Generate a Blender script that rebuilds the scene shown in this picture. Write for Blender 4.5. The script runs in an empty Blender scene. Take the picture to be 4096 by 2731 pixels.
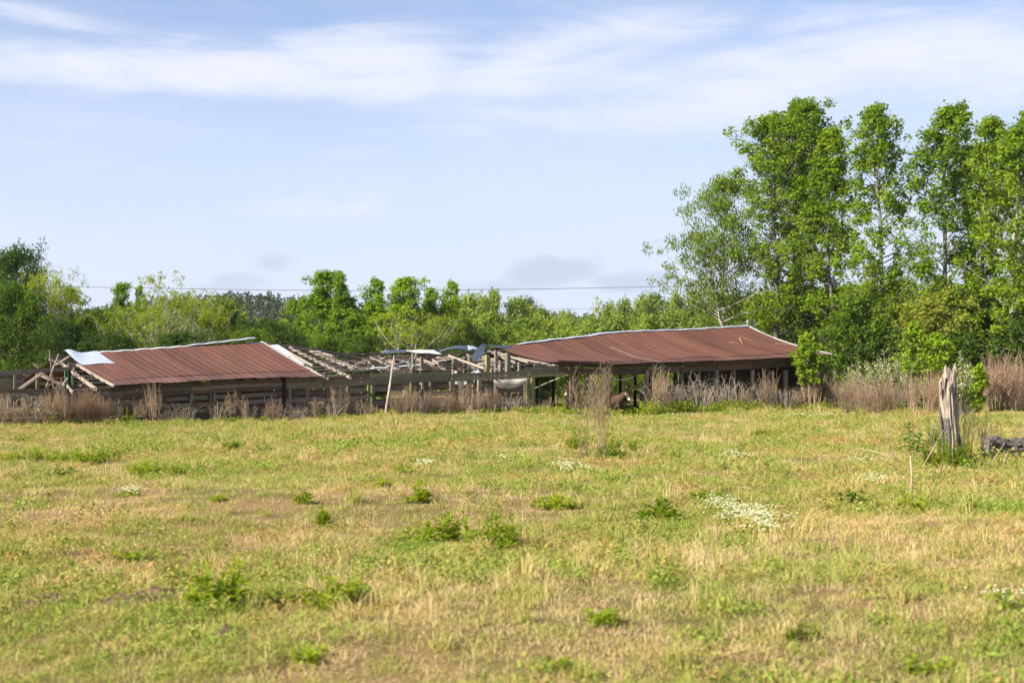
import bpy, math, random
import numpy as np
from mathutils import Vector, Matrix

scene = bpy.context.scene
COL = scene.collection
RAD = math.radians

# ------------------------------------------------------------------ camera
EYE = 1.7
FOC = 5689.0                       # focal length in pixels of the 4096 px wide frame
PITCH = math.atan((1500 - 1365.5) / FOC)
cam_data = bpy.data.cameras.new('camera')
cam_data.lens = 50.0
cam_data.sensor_width = 36.0
cam_data.clip_end = 6000.0
cam_data.clip_start = 0.1
cam_data.dof.use_dof = True
cam_data.dof.focus_distance = 64.0
cam_data.dof.aperture_fstop = 2.8
cam = bpy.data.objects.new('camera', cam_data)
cam.location = (0, 0, EYE)
cam.rotation_euler = (RAD(90) + PITCH, 0, 0)
COL.objects.link(cam)
scene.camera = cam

# ------------------------------------------------------------------ sun and sky
SUN_EL, SUN_AZ = RAD(36), math.atan2(-0.84, -0.54)      # low sun from the left, a little behind the camera
sdir = Vector((math.sin(SUN_AZ) * math.cos(SUN_EL), math.cos(SUN_AZ) * math.cos(SUN_EL), math.sin(SUN_EL)))
sun_data = bpy.data.lights.new('sun', 'SUN')
sun_data.energy = 5.0
sun_data.angle = RAD(0.6)
sun_data.color = (1.0, 0.93, 0.80)
sun = bpy.data.objects.new('sun', sun_data)
sun.rotation_euler = sdir.to_track_quat('Z', 'Y').to_euler()
sun.location = sdir * 50
COL.objects.link(sun)

scene.view_settings.view_transform = 'Standard'
scene.view_settings.look = 'None'
scene.view_settings.exposure = 1.0
scene.view_settings.gamma = 1.0
scene.view_settings.use_curve_mapping = False
scene.cycles.max_bounces = 6
scene.cycles.diffuse_bounces = 3
scene.cycles.glossy_bounces = 2
scene.cycles.transmission_bounces = 4
scene.cycles.transparent_max_bounces = 6
scene.cycles.volume_bounces = 0
scene.cycles.use_denoising = True


# ------------------------------------------------------------------ node helpers
def lin(r, g, b):
    f = lambda c: (c / 255 / 12.92) if c / 255 <= 0.04045 else ((c / 255 + 0.055) / 1.055) ** 2.4
    return (f(r), f(g), f(b), 1.0)


def node(nt, typ, ins=None, **attrs):
    n = nt.nodes.new(typ)
    for k, v in attrs.items():
        setattr(n, k, v)
    for k, v in (ins or {}).items():
        s = n.inputs[k]
        if isinstance(v, bpy.types.NodeSocket):
            nt.links.new(v, s)
        else:
            s.default_value = v
    return n


def mixc(nt, f, a, b, mode='MIX'):
    n = node(nt, 'ShaderNodeMix', {0: f, 6: a, 7: b}, data_type='RGBA', blend_type=mode)
    return n.outputs[2]


def mth(nt, op, a, b=0.0, clamp=False):
    return node(nt, 'ShaderNodeMath', {0: a, 1: b}, operation=op, use_clamp=clamp).outputs[0]


def maprange(nt, v, a, b, c=0.0, d=1.0, smooth=False):
    n = node(nt, 'ShaderNodeMapRange', {'Value': v, 'From Min': a, 'From Max': b, 'To Min': c, 'To Max': d}, clamp=True)
    if smooth:
        n.interpolation_type = 'SMOOTHSTEP'
    return n.outputs[0]


def noise(nt, vec, scale, detail=3.0, rough=0.55, dist=0.0):
    n = node(nt, 'ShaderNodeTexNoise', {'Scale': scale, 'Detail': detail, 'Roughness': rough, 'Distortion': dist})
    if vec is not None:
        nt.links.new(vec, n.inputs['Vector'])
    return n.outputs[0]


def mapping(nt, vec, scale=(1, 1, 1), loc=(0, 0, 0), rot=(0, 0, 0)):
    return node(nt, 'ShaderNodeMapping', {'Vector': vec, 'Scale': scale, 'Location': loc, 'Rotation': rot}).outputs[0]


def ramp(nt, f, stops):
    n = node(nt, 'ShaderNodeValToRGB', {0: f})
    cr = n.color_ramp
    while len(cr.elements) < len(stops):
        cr.elements.new(0.5)
    for e, (p, c) in zip(cr.elements, stops):
        e.position = p
        e.color = c
    return n.outputs[0]


def new_mat(name):
    m = bpy.data.materials.new(name)
    m.use_nodes = True
    nt = m.node_tree
    nt.nodes.clear()
    out = nt.nodes.new('ShaderNodeOutputMaterial')
    return m, nt, out


def finish(nt, out, col, rough=0.8, metal=0.0, spec=0.3, bump=None, bump_d=0.01, bump_s=0.5):
    p = node(nt, 'ShaderNodeBsdfPrincipled', {'Roughness': rough, 'Metallic': metal, 'Specular IOR Level': spec})
    if isinstance(col, bpy.types.NodeSocket):
        nt.links.new(col, p.inputs['Base Color'])
    else:
        p.inputs['Base Color'].default_value = col
    if bump is not None:
        b = node(nt, 'ShaderNodeBump', {'Height': bump, 'Distance': bump_d, 'Strength': bump_s})
        nt.links.new(b.outputs[0], p.inputs['Normal'])
    nt.links.new(p.outputs[0], out.inputs['Surface'])
    return p


# ------------------------------------------------------------------ sky
world = bpy.data.worlds.new('World')
scene.world = world
world.use_nodes = True
world.cycles.sampling_method = 'MANUAL'
world.cycles.sample_map_resolution = 256
wt = world.node_tree
wt.nodes.clear()
wout = wt.nodes.new('ShaderNodeOutputWorld')
bg = node(wt, 'ShaderNodeBackground', {'Strength': 1.0})
wt.links.new(bg.outputs[0], wout.inputs['Surface'])
sky = node(wt, 'ShaderNodeTexSky', sky_type='NISHITA', sun_disc=False, sun_elevation=SUN_EL, sun_rotation=SUN_AZ,
           altitude=100.0, air_density=1.0, dust_density=0.6, ozone_density=2.2)
skycol = mixc(wt, 1.0, sky.outputs[0], (0.081, 0.078, 0.088, 1), 'MULTIPLY')
tc = node(wt, 'ShaderNodeTexCoord').outputs['Generated']
sep = node(wt, 'ShaderNodeSeparateXYZ', {0: tc})
ez = mth(wt, 'MAXIMUM', sep.outputs[2], 0.004)
hor = mth(wt, 'SQRT', mth(wt, 'ADD', mth(wt, 'MULTIPLY', sep.outputs[0], sep.outputs[0]), mth(wt, 'MULTIPLY', sep.outputs[1], sep.outputs[1])))
el = mth(wt, 'DIVIDE', ez, mth(wt, 'MAXIMUM', hor, 0.02))                     # tangent of the elevation
az = node(wt, 'ShaderNodeMath', {0: sep.outputs[0], 1: sep.outputs[1]}, operation='ARCTAN2').outputs[0]
vec = node(wt, 'ShaderNodeCombineXYZ', {0: az, 1: el, 2: 0.0}).outputs[0]
# thin pale veil that thickens towards the horizon
veil_n = noise(wt, mapping(wt, vec, (3.0, 14.0, 1), (1.3, 0.4, 0)), 1.0, 4.0, 0.5, 0.4)
veil = mth(wt, 'MULTIPLY', maprange(wt, veil_n, 0.3, 0.75), 0.35)
veil = mth(wt, 'ADD', veil, maprange(wt, el, 0.26, 0.03, 0.10, 0.92))
# streaks of cirrus lying in a band
streak = noise(wt, mapping(wt, vec, (5.0, 26.0, 1), (0.2, 0.0, 0), (0, 0, RAD(7))), 1.0, 7.0, 0.60, 0.9)
fine = noise(wt, mapping(wt, vec, (13.0, 60.0, 1), (4.2, 1.0, 0), (0, 0, RAD(16))), 1.0, 6.0, 0.6, 0.8)


def blob(u, v, a, b, rot=0.0, amp=1.0):
    """soft elliptical bank of cloud around one direction of the sky (azimuth, elevation)"""
    m = mapping(wt, node(wt, 'ShaderNodeVectorMath', {0: vec, 1: (math.atan((u - 2048) / FOC), (1500 - v) / FOC, 0)}, operation='SUBTRACT').outputs[0],
                rot=(0, 0, rot))
    m = node(wt, 'ShaderNodeVectorMath', {0: m, 1: (FOC / a, FOC / b, 0)}, operation='MULTIPLY').outputs[0]
    ln = node(wt, 'ShaderNodeVectorMath', {0: m}, operation='LENGTH').outputs[1]
    return mth(wt, 'MULTIPLY', maprange(wt, ln, 1.25, 0.15, 0, 1, True), amp)


cover = None
for args in [(720, 310, 1300, 140, 0.0, 0.95), (1500, 260, 520, 210, 0.0, 0.8), (2350, 220, 800, 190, -0.22, 0.85), (2900, 320, 1100, 190, 0.0, 0.85),
             (3900, 290, 1100, 270, 0.10, 0.85), (2650, 450, 1500, 130, 0.0, 0.55), (150, 130, 500, 60, 0.1, 0.45), (1200, 850, 520, 50, 0, 0.3),
             (-1500, 330, 1500, 160, 0.0, 0.8), (5800, 250, 1500, 170, 0.0, 0.8), (9000, 300, 2500, 170, 0.0, 0.8), (-5200, 250, 2500, 180, 0.0, 0.8)]:
    b = blob(*args)
    cover = b if cover is None else mth(wt, 'MAXIMUM', cover, b)
wisp = mth(wt, 'ADD', mth(wt, 'MULTIPLY', streak, 0.72), mth(wt, 'MULTIPLY', fine, 0.28))
dens = mth(wt, 'ADD', mth(wt, 'MULTIPLY', cover, 0.62), mth(wt, 'MULTIPLY', mth(wt, 'SUBTRACT', wisp, 0.53), 1.5))
cirrus = maprange(wt, dens, -0.02, 0.62, 0.0, 0.95, True)
# small grey puffs low over the trees
puff_n = noise(wt, mapping(wt, vec, (24.0, 40.0, 1), (2.0, 3.0, 0)), 1.0, 5.0, 0.55, 0.3)
puffs = None
for args in [(2200, 1095, 300, 90, 0, 0.95), (2520, 1130, 320, 70, 0, 0.8), (2390, 1010, 110, 55, 0, 0.45), (1100, 1060, 130, 70, 0, 0.5),
             (950, 1140, 240, 60, 0, 0.7), (1980, 1150, 260, 60, 0, 0.6)]:
    b = blob(*args)
    puffs = b if puffs is None else mth(wt, 'MAXIMUM', puffs, b)
puffs = maprange(wt, mth(wt, 'ADD', mth(wt, 'MULTIPLY', puffs, 0.55), mth(wt, 'SUBTRACT', puff_n, 0.5)), 0.10, 0.5, 0, 0.6, True)
c1 = mixc(wt, veil, skycol, (0.385, 0.425, 0.515, 1))
c2 = mixc(wt, cirrus, c1, (0.445, 0.46, 0.525, 1))
c3 = mixc(wt, puffs, c2, (0.285, 0.31, 0.395, 1))
wt.links.new(c3, bg.inputs['Color'])


# ------------------------------------------------------------------ projection: pixel of the 4096 frame + depth -> place
def ray(u, v):
    dx, dz = (u - 2048.0) / FOC, -(v - 1365.5) / FOC
    c, s = math.cos(PITCH), math.sin(PITCH)
    return np.array([dx, c - dz * s, s + dz * c])


def at(u, v, Y):
    d = ray(u, v)
    return np.array([0, 0, EYE]) + d * (Y / d[1])


TH = RAD(32)                                     # the barn runs away from the camera to the right
AX = np.array([math.cos(TH), math.sin(TH), 0.0])
PX = np.array([-math.sin(TH), math.cos(TH), 0.0])   # from the front wall towards the back
_k0 = (2470 - 2048) / FOC
F0 = np.array([_k0 * 71.0, 71.0, 0.0])           # a point of the front wall's line


def depth(u, w=0.0):
    """depth of the vertical plane w metres behind the front wall, seen through column u"""
    k = (u - 2048.0) / FOC
    o = F0 + PX * w
    # o + t*AX = (kY, Y)
    t = (k * o[1] - o[0]) / (AX[0] - k * AX[1])
    return o[1] + t * AX[1]


def bp(u, v, w=0.0):
    return at(u, v, depth(u, w))


# ------------------------------------------------------------------ numpy value noise and the ground's height
_rng = np.random.default_rng(5)
_tab = _rng.random((256, 256))


def vnoise(x, y, s):
    x, y = np.asarray(x, float) / s + 1000.0, np.asarray(y, float) / s + 1000.0
    xi, yi = np.floor(x).astype(int), np.floor(y).astype(int)
    fx, fy = x - xi, y - yi
    fx, fy = fx * fx * (3 - 2 * fx), fy * fy * (3 - 2 * fy)
    g = lambda a, b: _tab[a & 255, b & 255]
    return (g(xi, yi) * (1 - fx) * (1 - fy) + g(xi + 1, yi) * fx * (1 - fy) + g(xi, yi + 1) * (1 - fx) * fy + g(xi + 1, yi + 1) * fx * fy)


def sstep(t):
    t = np.clip(t, 0, 1)
    return t * t * (3 - 2 * t)


_gp = [(-300, 1702), (0, 1700), (455, 1699), (765, 1692), (1140, 1685), (1500, 1667), (1800, 1655), (2130, 1651), (2440, 1664), (2720, 1653), (2900, 1647), (3300, 1637), (3700, 1627), (4300, 1620)]
_gx, _gz = [], []
for _u, _v in _gp:
    _p = bp(_u, _v, -0.5) if _u < 3350 else at(_u, _v, 78)
    _gx.append(_p[0]); _gz.append(_p[2])


def terrain(x, y, rough=True):
    x, y = np.asarray(x, float), np.asarray(y, float)
    zb = np.interp(x, _gx, _gz)
    t = sstep((y - 4) / 52)
    z = zb * t
    z = z - 2.2 * sstep((y - 92) / 70)
    z = z + 27 * np.exp(-(((x + 120) / 110) ** 2) - ((y - 640) / 110) ** 2)
    z = z + 15 * np.exp(-(((x - 95) / 70) ** 2) - ((y - 420) / 90) ** 2)
    z = z + sstep((y - 900) / 900) * (54 + 16 * vnoise(x, y, 420) - 6)
    if rough:
        near = 1 - sstep((y - 44) / 14)
        z = z + near * (0.17 * (vnoise(x, y, 5.0) - 0.5) + 0.085 * (vnoise(x + 31, y, 1.5) - 0.5) + 0.04 * (vnoise(x, y + 17, 0.55) - 0.5))
    return z


def gz(x, y):
    return float(terrain(x, y))


def ground_at(u, v):
    """the spot of the ground seen at pixel (u, v)"""
    d = ray(u, v)
    lo, hi = 3.0, 120.0
    for Y in np.linspace(3, 120, 1200):
        p = np.array([0, 0, EYE]) + d * (Y / d[1])
        if p[2] <= gz(p[0], p[1]):
            return np.array([p[0], p[1], gz(p[0], p[1])])
    p = np.array([0, 0, EYE]) + d * (80 / d[1])
    return np.array([p[0], p[1], gz(p[0], p[1])])


# ------------------------------------------------------------------ mesh helpers
class MB:
    def __init__(self):
        self.V, self.Q, self.T, self.n = [], [], [], 0
        self.qm, self.tm = [], []

    def add(self, V, Q=None, T=None, m=0):
        V = np.asarray(V, float).reshape(-1, 3)
        if Q is not None and len(Q):
            Q = np.asarray(Q, np.int64).reshape(-1, 4)
            self.Q.append(Q + self.n); self.qm.append(np.full(len(Q), m, np.int32))
        if T is not None and len(T):
            T = np.asarray(T, np.int64).reshape(-1, 3)
            self.T.append(T + self.n); self.tm.append(np.full(len(T), m, np.int32))
        self.V.append(V)
        self.n += len(V)

    def tube(self, pts, rad, sides=5, m=0, cap=True):
        pts = np.asarray(pts, float); n = len(pts)
        rad = np.broadcast_to(np.asarray(rad, float), (n,))
        d = np.gradient(pts, axis=0)
        d /= np.linalg.norm(d, axis=1)[:, None] + 1e-9
        ref = np.where(np.abs(d[:, 2:3]) < 0.9, np.array([[0, 0, 1.0]]), np.array([[1.0, 0, 0]]))
        if n > 1 and abs(d[:, 2]).max() > 0.9:
            ref = np.repeat(np.array([[1.0, 0.13, 0]]), n, 0)
        a = np.cross(d, ref); a /= np.linalg.norm(a, axis=1)[:, None] + 1e-9
        b = np.cross(d, a)
        th = np.arange(sides) * 2 * math.pi / sides
        V = pts[:, None] + rad[:, None, None] * (np.cos(th)[None, :, None] * a[:, None] + np.sin(th)[None, :, None] * b[:, None])
        i = np.arange(n - 1)[:, None] * sides; j = np.arange(sides)[None]; k = (j + 1) % sides
        Q = np.stack([i + j, i + k, i + sides + k, i + sides + j], -1).reshape(-1, 4)
        T = None
        if cap:
            V = np.concatenate([V.reshape(-1, 3), pts[:1], pts[-1:]])
            js = np.arange(sides); ks = (js + 1) % sides
            T = np.concatenate([np.stack([np.full(sides, n * sides), ks, js], -1), np.stack([np.full(sides, n * sides + 1), (n - 1) * sides + js, (n - 1) * sides + ks], -1)])
        self.add(V.reshape(-1, 3), Q, T, m)

    def beam(self, p, q, w, h, up=(0, 0, 1), m=0):
        p, q = np.asarray(p, float), np.asarray(q, float)
        d = q - p; d /= np.linalg.norm(d)
        s = np.cross(d, up); s /= np.linalg.norm(s) + 1e-9
        u = np.cross(s, d)
        V = [c + s * a * w / 2 + u * b * h / 2 for c in (p, q) for a, b in ((-1, -1), (1, -1), (1, 1), (-1, 1))]
        self.add(V, [[0, 1, 2, 3], [7, 6, 5, 4], [0, 4, 5, 1], [1, 5, 6, 2], [2, 6, 7, 3], [3, 7, 4, 0]], m=m)

    def grid(self, P, m=0):
        P = np.asarray(P, float); a, b = P.shape[:2]
        i, j = np.meshgrid(np.arange(a - 1), np.arange(b - 1), indexing='ij')
        o = (i * b + j).ravel()
        self.add(P.reshape(-1, 3), np.stack([o, o + b, o + b + 1, o + 1], -1), m=m)

    def mesh(self, name, mats, smooth=False):
        V = np.concatenate(self.V) if self.V else np.zeros((0, 3))
        Q = np.concatenate(self.Q) if self.Q else np.zeros((0, 4), np.int64)
        T = np.concatenate(self.T) if self.T else np.zeros((0, 3), np.int64)
        me = bpy.data.meshes.new(name)
        me.vertices.add(len(V)); me.vertices.foreach_set('co', V.astype(np.float32).ravel())
        loops = np.concatenate([Q.ravel(), T.ravel()]).astype(np.int32)
        me.loops.add(len(loops)); me.loops.foreach_set('vertex_index', loops)
        me.polygons.add(len(Q) + len(T))
        me.polygons.foreach_set('loop_start', np.concatenate([np.arange(len(Q)) * 4, len(Q) * 4 + np.arange(len(T)) * 3]).astype(np.int32))
        mi = np.concatenate((self.qm or [np.zeros(0, np.int32)]) + (self.tm or [np.zeros(0, np.int32)]))
        for mm in (mats if isinstance(mats, (list, tuple)) else [mats]):
            me.materials.append(mm)
        me.polygons.foreach_set('material_index', mi.astype(np.int32))
        me.update(calc_edges=True)
        me.polygons.foreach_set('use_smooth', np.full(len(me.polygons), bool(smooth)))
        return me


def link(name, data, parent=None, loc=None):
    o = bpy.data.objects.new(name, data)
    COL.objects.link(o)
    if parent is not None:
        o.parent = parent
    if loc is not None:
        o.location = [float(c) for c in loc]
    return o


def tag(o, label=None, cat=None, group=None, kind=None):
    for k, v in (('label', label), ('category', cat), ('group', group), ('kind', kind)):
        if v:
            o[k] = v
    return o


def empty(name, loc=(0, 0, 0), parent=None):
    o = link(name, None, parent, loc)
    o.empty_display_size = 0.3
    return o


def build(mb, name, mats, parent=None, origin=None, smooth=False):
    """mesh in world coordinates, stored about `origin` (the parent's or its own place)"""
    if origin is not None:
        mb.V = [v - np.asarray(origin) for v in mb.V]
    return link(name, mb.mesh(name, mats, smooth), parent, origin if parent is None else None)


# ------------------------------------------------------------------ materials
def wood(name, c0, c1, moss=0.0, rust=0.0):
    m, nt, out = new_mat(name)
    tc = node(nt, 'ShaderNodeTexCoord').outputs['Object']
    oi = node(nt, 'ShaderNodeObjectInfo').outputs['Random']
    off = node(nt, 'ShaderNodeVectorMath', {0: tc, 1: node(nt, 'ShaderNodeCombineXYZ', {0: mth(nt, 'MULTIPLY', oi, 37.0), 1: mth(nt, 'MULTIPLY', oi, 11.0), 2: 0.0}).outputs[0]}, operation='ADD').outputs[0]
    g = noise(nt, mapping(nt, off, (3.0, 7.0, 14.0)), 1.0, 6.0, 0.65, 0.6)
    s = noise(nt, mapping(nt, off, (5.0, 2.0, 2.0)), 1.0, 4.0, 0.6)
    col = mixc(nt, maprange(nt, g, 0.3, 0.72), c0, c1)
    col = mixc(nt, mth(nt, 'MULTIPLY', maprange(nt, s, 0.5, 0.75), 0.55), col, tuple(c * 0.35 for c in c0[:3]) + (1,))
    col = mixc(nt, 1.0, col, node(nt, 'ShaderNodeCombineColor', {0: maprange(nt, oi, 0, 1, 0.68, 1.2), 1: maprange(nt, oi, 0, 1, 0.7, 1.15), 2: maprange(nt, oi, 0, 1, 0.72, 1.1)}).outputs[0], 'MULTIPLY')
    if moss:
        mo = noise(nt, mapping(nt, off, (4.0, 1.5, 2.5)), 1.0, 5.0, 0.6)
        col = mixc(nt, mth(nt, 'MULTIPLY', maprange(nt, mo, 0.62 - 0.3 * moss, 0.72), 0.75), col, (0.105, 0.125, 0.022, 1))
    finish(nt, out, col, 0.9, spec=0.15, bump=g, bump_d=0.01, bump_s=0.6)
    return m


M = {}
M['wood'] = wood('weathered grey wood', (0.135, 0.11, 0.085, 1), (0.28, 0.235, 0.185, 1))
M['pale'] = wood('pale dry lumber', (0.225, 0.19, 0.155, 1), (0.40, 0.35, 0.295, 1))
M['whitewood'] = wood('flaking white trim', (0.30, 0.30, 0.30, 1), (0.46, 0.46, 0.45, 1))
M['brown'] = wood('old brown boards', (0.085, 0.055, 0.038, 1), (0.19, 0.135, 0.095, 1))
M['mossy'] = wood('mossy board', (0.15, 0.128, 0.09, 1), (0.31, 0.275, 0.195, 1), moss=0.5)
M['mosspost'] = wood('green treated post', (0.16, 0.15, 0.07, 1), (0.33, 0.31, 0.16, 1), moss=0.8)
M['post'] = wood('square grey post', (0.19, 0.165, 0.115, 1), (0.36, 0.32, 0.23, 1), moss=0.15)
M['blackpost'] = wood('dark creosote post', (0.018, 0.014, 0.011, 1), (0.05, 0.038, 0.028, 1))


def tin(name, base_a, base_b, streak, rough=0.7, metal=0.0, seams=True, spec=0.25):
    """corrugated sheet: UV x counts sheet widths along the roof, y runs from ridge to eave"""
    m, nt, out = new_mat(name)
    uv = node(nt, 'ShaderNodeUVMap').outputs[0]
    sp = node(nt, 'ShaderNodeSeparateXYZ', {0: uv})
    big = noise(nt, mapping(nt, uv, (0.9, 1.6, 1)), 1.0, 4.0, 0.6, 0.4)
    st = noise(nt, mapping(nt, uv, (15.0, 0.55, 1)), 1.0, 5.0, 0.65)
    spk = noise(nt, mapping(nt, uv, (14.0, 40.0, 1)), 1.0, 3.0, 0.6)
    col = mixc(nt, maprange(nt, mth(nt, 'ADD', mth(nt, 'MULTIPLY', big, 0.45), mth(nt, 'MULTIPLY', st, 0.55)), 0.36, 0.64), base_a, base_b)
    col = mixc(nt, maprange(nt, st, 0.60, 0.74, 0, 0.6), col, streak)
    col = mixc(nt, maprange(nt, spk, 0.62, 0.75, 0, 0.4), col, tuple(c * 0.45 for c in base_a[:3]) + (1,))
    if seams:
        fx = mth(nt, 'FRACT', sp.outputs[0])
        edge = maprange(nt, mth(nt, 'ABSOLUTE', mth(nt, 'SUBTRACT', fx, 0.975)), 0.010, 0.034, 0.85, 0.0)
        brk = noise(nt, mapping(nt, uv, (3.1, 3.0, 1), (7, 0, 0)), 1.0, 2.0)
        col = mixc(nt, mth(nt, 'MULTIPLY', edge, maprange(nt, brk, 0.38, 0.55, 0.15, 1)), col, (0.30, 0.085, 0.026, 1))
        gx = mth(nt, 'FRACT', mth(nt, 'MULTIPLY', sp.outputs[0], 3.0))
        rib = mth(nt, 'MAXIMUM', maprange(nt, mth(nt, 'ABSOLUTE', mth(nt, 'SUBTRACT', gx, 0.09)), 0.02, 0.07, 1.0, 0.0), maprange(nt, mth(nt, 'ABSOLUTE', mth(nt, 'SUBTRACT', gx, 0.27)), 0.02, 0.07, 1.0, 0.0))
        wear_glint = noise(nt, mapping(nt, uv, (5.0, 1.3, 1), (1, 4, 0)), 1.0, 4.0, 0.6)
        col = mixc(nt, mth(nt, 'MULTIPLY', rib, maprange(nt, wear_glint, 0.36, 0.7, 0.0, 0.32)), col, streak)  # lighter rib colour paints in both wear and the light ribs catch
        drk = noise(nt, mapping(nt, uv, (1.1, 3.0, 1), (3.7, 9, 0)), 1.0, 5.0, 0.6)
        col = mixc(nt, maprange(nt, drk, 0.66, 0.8, 0, 0.6), col, (0.045, 0.022, 0.018, 1))
    pan = node(nt, 'ShaderNodeTexWhiteNoise', {'Vector': node(nt, 'ShaderNodeCombineXYZ', {0: mth(nt, 'FLOOR', sp.outputs[0]), 1: mth(nt, 'FLOOR', mth(nt, 'MULTIPLY', sp.outputs[1], 1.22)), 2: 0.0}).outputs[0]}, noise_dimensions='3D').outputs[0]
    g = maprange(nt, pan, 0, 1, 0.78, 1.2)
    col = mixc(nt, 1.0, col, node(nt, 'ShaderNodeCombineColor', {0: g, 1: g, 2: g}).outputs[0], 'MULTIPLY')
    finish(nt, out, col, rough, metal, spec)
    return m


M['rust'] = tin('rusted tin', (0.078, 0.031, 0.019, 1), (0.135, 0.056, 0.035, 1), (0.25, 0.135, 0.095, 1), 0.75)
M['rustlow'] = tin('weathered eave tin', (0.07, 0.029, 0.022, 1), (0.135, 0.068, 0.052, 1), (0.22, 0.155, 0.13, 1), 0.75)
M['darktin'] = tin('old tin in painted shade', (0.028, 0.020, 0.016, 1), (0.060, 0.042, 0.032, 1), (0.10, 0.075, 0.06, 1), 0.8, 0.0, False, 0.15)  # near-black tone puts the shade behind the tangle into the tin
M['silver'] = tin('bare galvanised tin', (0.34, 0.38, 0.45, 1), (0.47, 0.51, 0.57, 1), (0.27, 0.31, 0.37, 1), 0.5, 0.25, False, 0.4)
M['whitetin'] = tin('chalky white tin', (0.42, 0.42, 0.42, 1), (0.58, 0.58, 0.58, 1), (0.36, 0.35, 0.34, 1), 0.7, 0.0, False, 0.2)
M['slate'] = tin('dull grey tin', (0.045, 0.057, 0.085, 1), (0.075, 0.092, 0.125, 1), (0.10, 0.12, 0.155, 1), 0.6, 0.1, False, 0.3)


def plain(name, col, rough=0.7, spec=0.3, var=0.25, scale=8.0, metal=0.0):
    m, nt, out = new_mat(name)
    tc = node(nt, 'ShaderNodeTexCoord').outputs['Object']
    n = noise(nt, tc, scale, 4.0, 0.6)
    c = mixc(nt, maprange(nt, n, 0.3, 0.7), tuple(x * (1 - var) for x in col[:3]) + (1,), tuple(min(1, x * (1 + var)) for x in col[:3]) + (1,))
    finish(nt, out, c, rough, metal, spec)
    return m


M['pipe'] = plain('white conduit', (0.55, 0.57, 0.60, 1), 0.5)
M['hose'] = plain('green hose', (0.01, 0.20, 0.07, 1), 0.4)
M['rope'] = plain('white cable', (0.72, 0.71, 0.68, 1), 0.6)
M['rag'] = plain('torn pale tarp', (0.52, 0.46, 0.37, 1), 0.8, var=0.3, scale=2.5)
M['wire'] = plain('dark wire', (0.07, 0.075, 0.09, 1), 0.6)
M['eye'] = plain('eye', (0.01, 0.008, 0.006, 1), 0.2, 0.6)
M['mast'] = plain('grey mast', (0.35, 0.36, 0.38, 1), 0.5)
M['soil'] = plain('turned soil', (0.115, 0.075, 0.05, 1), 0.95, 0.1, 0.4, 14.0)


def leafmat(name, ca, cb, trans=0.35, rough=0.6, scale=0.25, spec=0.12, patch=None):
    """leaf: colour varies from leaf to leaf and slowly through the crown; some light passes through"""
    m, nt, out = new_mat(name)
    geo = node(nt, 'ShaderNodeNewGeometry')
    r = geo.outputs['Random Per Island']
    oi = node(nt, 'ShaderNodeObjectInfo').outputs['Random']
    n = noise(nt, geo.outputs['Position'], scale, 3.0, 0.6)
    f = mth(nt, 'ADD', mth(nt, 'MULTIPLY', r, 0.55), mth(nt, 'MULTIPLY', maprange(nt, n, 0.3, 0.7), 0.45))
    col = mixc(nt, f, ca, cb)
    col = mixc(nt, 1.0, col, node(nt, 'ShaderNodeCombineColor', {0: maprange(nt, oi, 0, 1, 0.80, 1.18), 1: maprange(nt, oi, 0, 1, 0.86, 1.12), 2: maprange(nt, oi, 0, 1, 0.85, 1.1)}).outputs[0], 'MULTIPLY')
    p = node(nt, 'ShaderNodeBsdfPrincipled', {'Base Color': col, 'Roughness': rough, 'Specular IOR Level': spec})
    tcol = mixc(nt, 1.0, col, (1.25, 1.25, 0.55, 1), 'MULTIPLY')
    t = node(nt, 'ShaderNodeBsdfTranslucent', {'Color': tcol})
    mx = node(nt, 'ShaderNodeMixShader', {0: trans, 1: p.outputs[0], 2: t.outputs[0]})
    nt.links.new(mx.outputs[0], out.inputs['Surface'])
    return m


M['gum'] = leafmat('sweetgum leaf', (0.10, 0.19, 0.010, 1), (0.28, 0.38, 0.022, 1), 0.40)
M['gumlight'] = leafmat('young gum leaf', (0.15, 0.26, 0.014, 1), (0.32, 0.44, 0.03, 1), 0.42)
M['cherry'] = leafmat('drooping leaf', (0.10, 0.175, 0.014, 1), (0.25, 0.325, 0.03, 1), 0.38, 0.6)
M['dark'] = leafmat('dark oak and shaded bush leaf', (0.032, 0.072, 0.009, 1), (0.095, 0.155, 0.018, 1), 0.28)  # also carries the deep shade painted into the low bushes behind the barn
M['mid'] = leafmat('green bush leaf', (0.065, 0.13, 0.010, 1), (0.18, 0.265, 0.02, 1), 0.36)
M['yellow'] = leafmat('yellow green leaf', (0.18, 0.25, 0.012, 1), (0.34, 0.40, 0.025, 1), 0.45)
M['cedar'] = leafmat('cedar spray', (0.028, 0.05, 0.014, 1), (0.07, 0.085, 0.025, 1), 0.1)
M['olive'] = leafmat('small olive leaf', (0.15, 0.19, 0.02, 1), (0.28, 0.31, 0.045, 1), 0.35)
M['far'] = leafmat('distant leaf', (0.12, 0.19, 0.025, 1), (0.25, 0.33, 0.05, 1), 0.3, scale=0.06)
M['farb'] = leafmat('distant pale leaf', (0.17, 0.24, 0.028, 1), (0.31, 0.38, 0.05, 1), 0.3, scale=0.06)
M['pine'] = leafmat('pine needles', (0.030, 0.048, 0.018, 1), (0.065, 0.085, 0.032, 1), 0.1, scale=0.05)
M['blossom'] = leafmat('white blossom', (0.55, 0.52, 0.36, 1), (0.78, 0.75, 0.58, 1), 0.3)
M['weed'] = leafmat('fresh weed leaf', (0.19, 0.27, 0.02, 1), (0.38, 0.44, 0.045, 1), 0.5, scale=1.5)
M['sapling'] = leafmat('broad sapling leaf', (0.055, 0.16, 0.012, 1), (0.16, 0.33, 0.025, 1), 0.35, scale=1.5)
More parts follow.
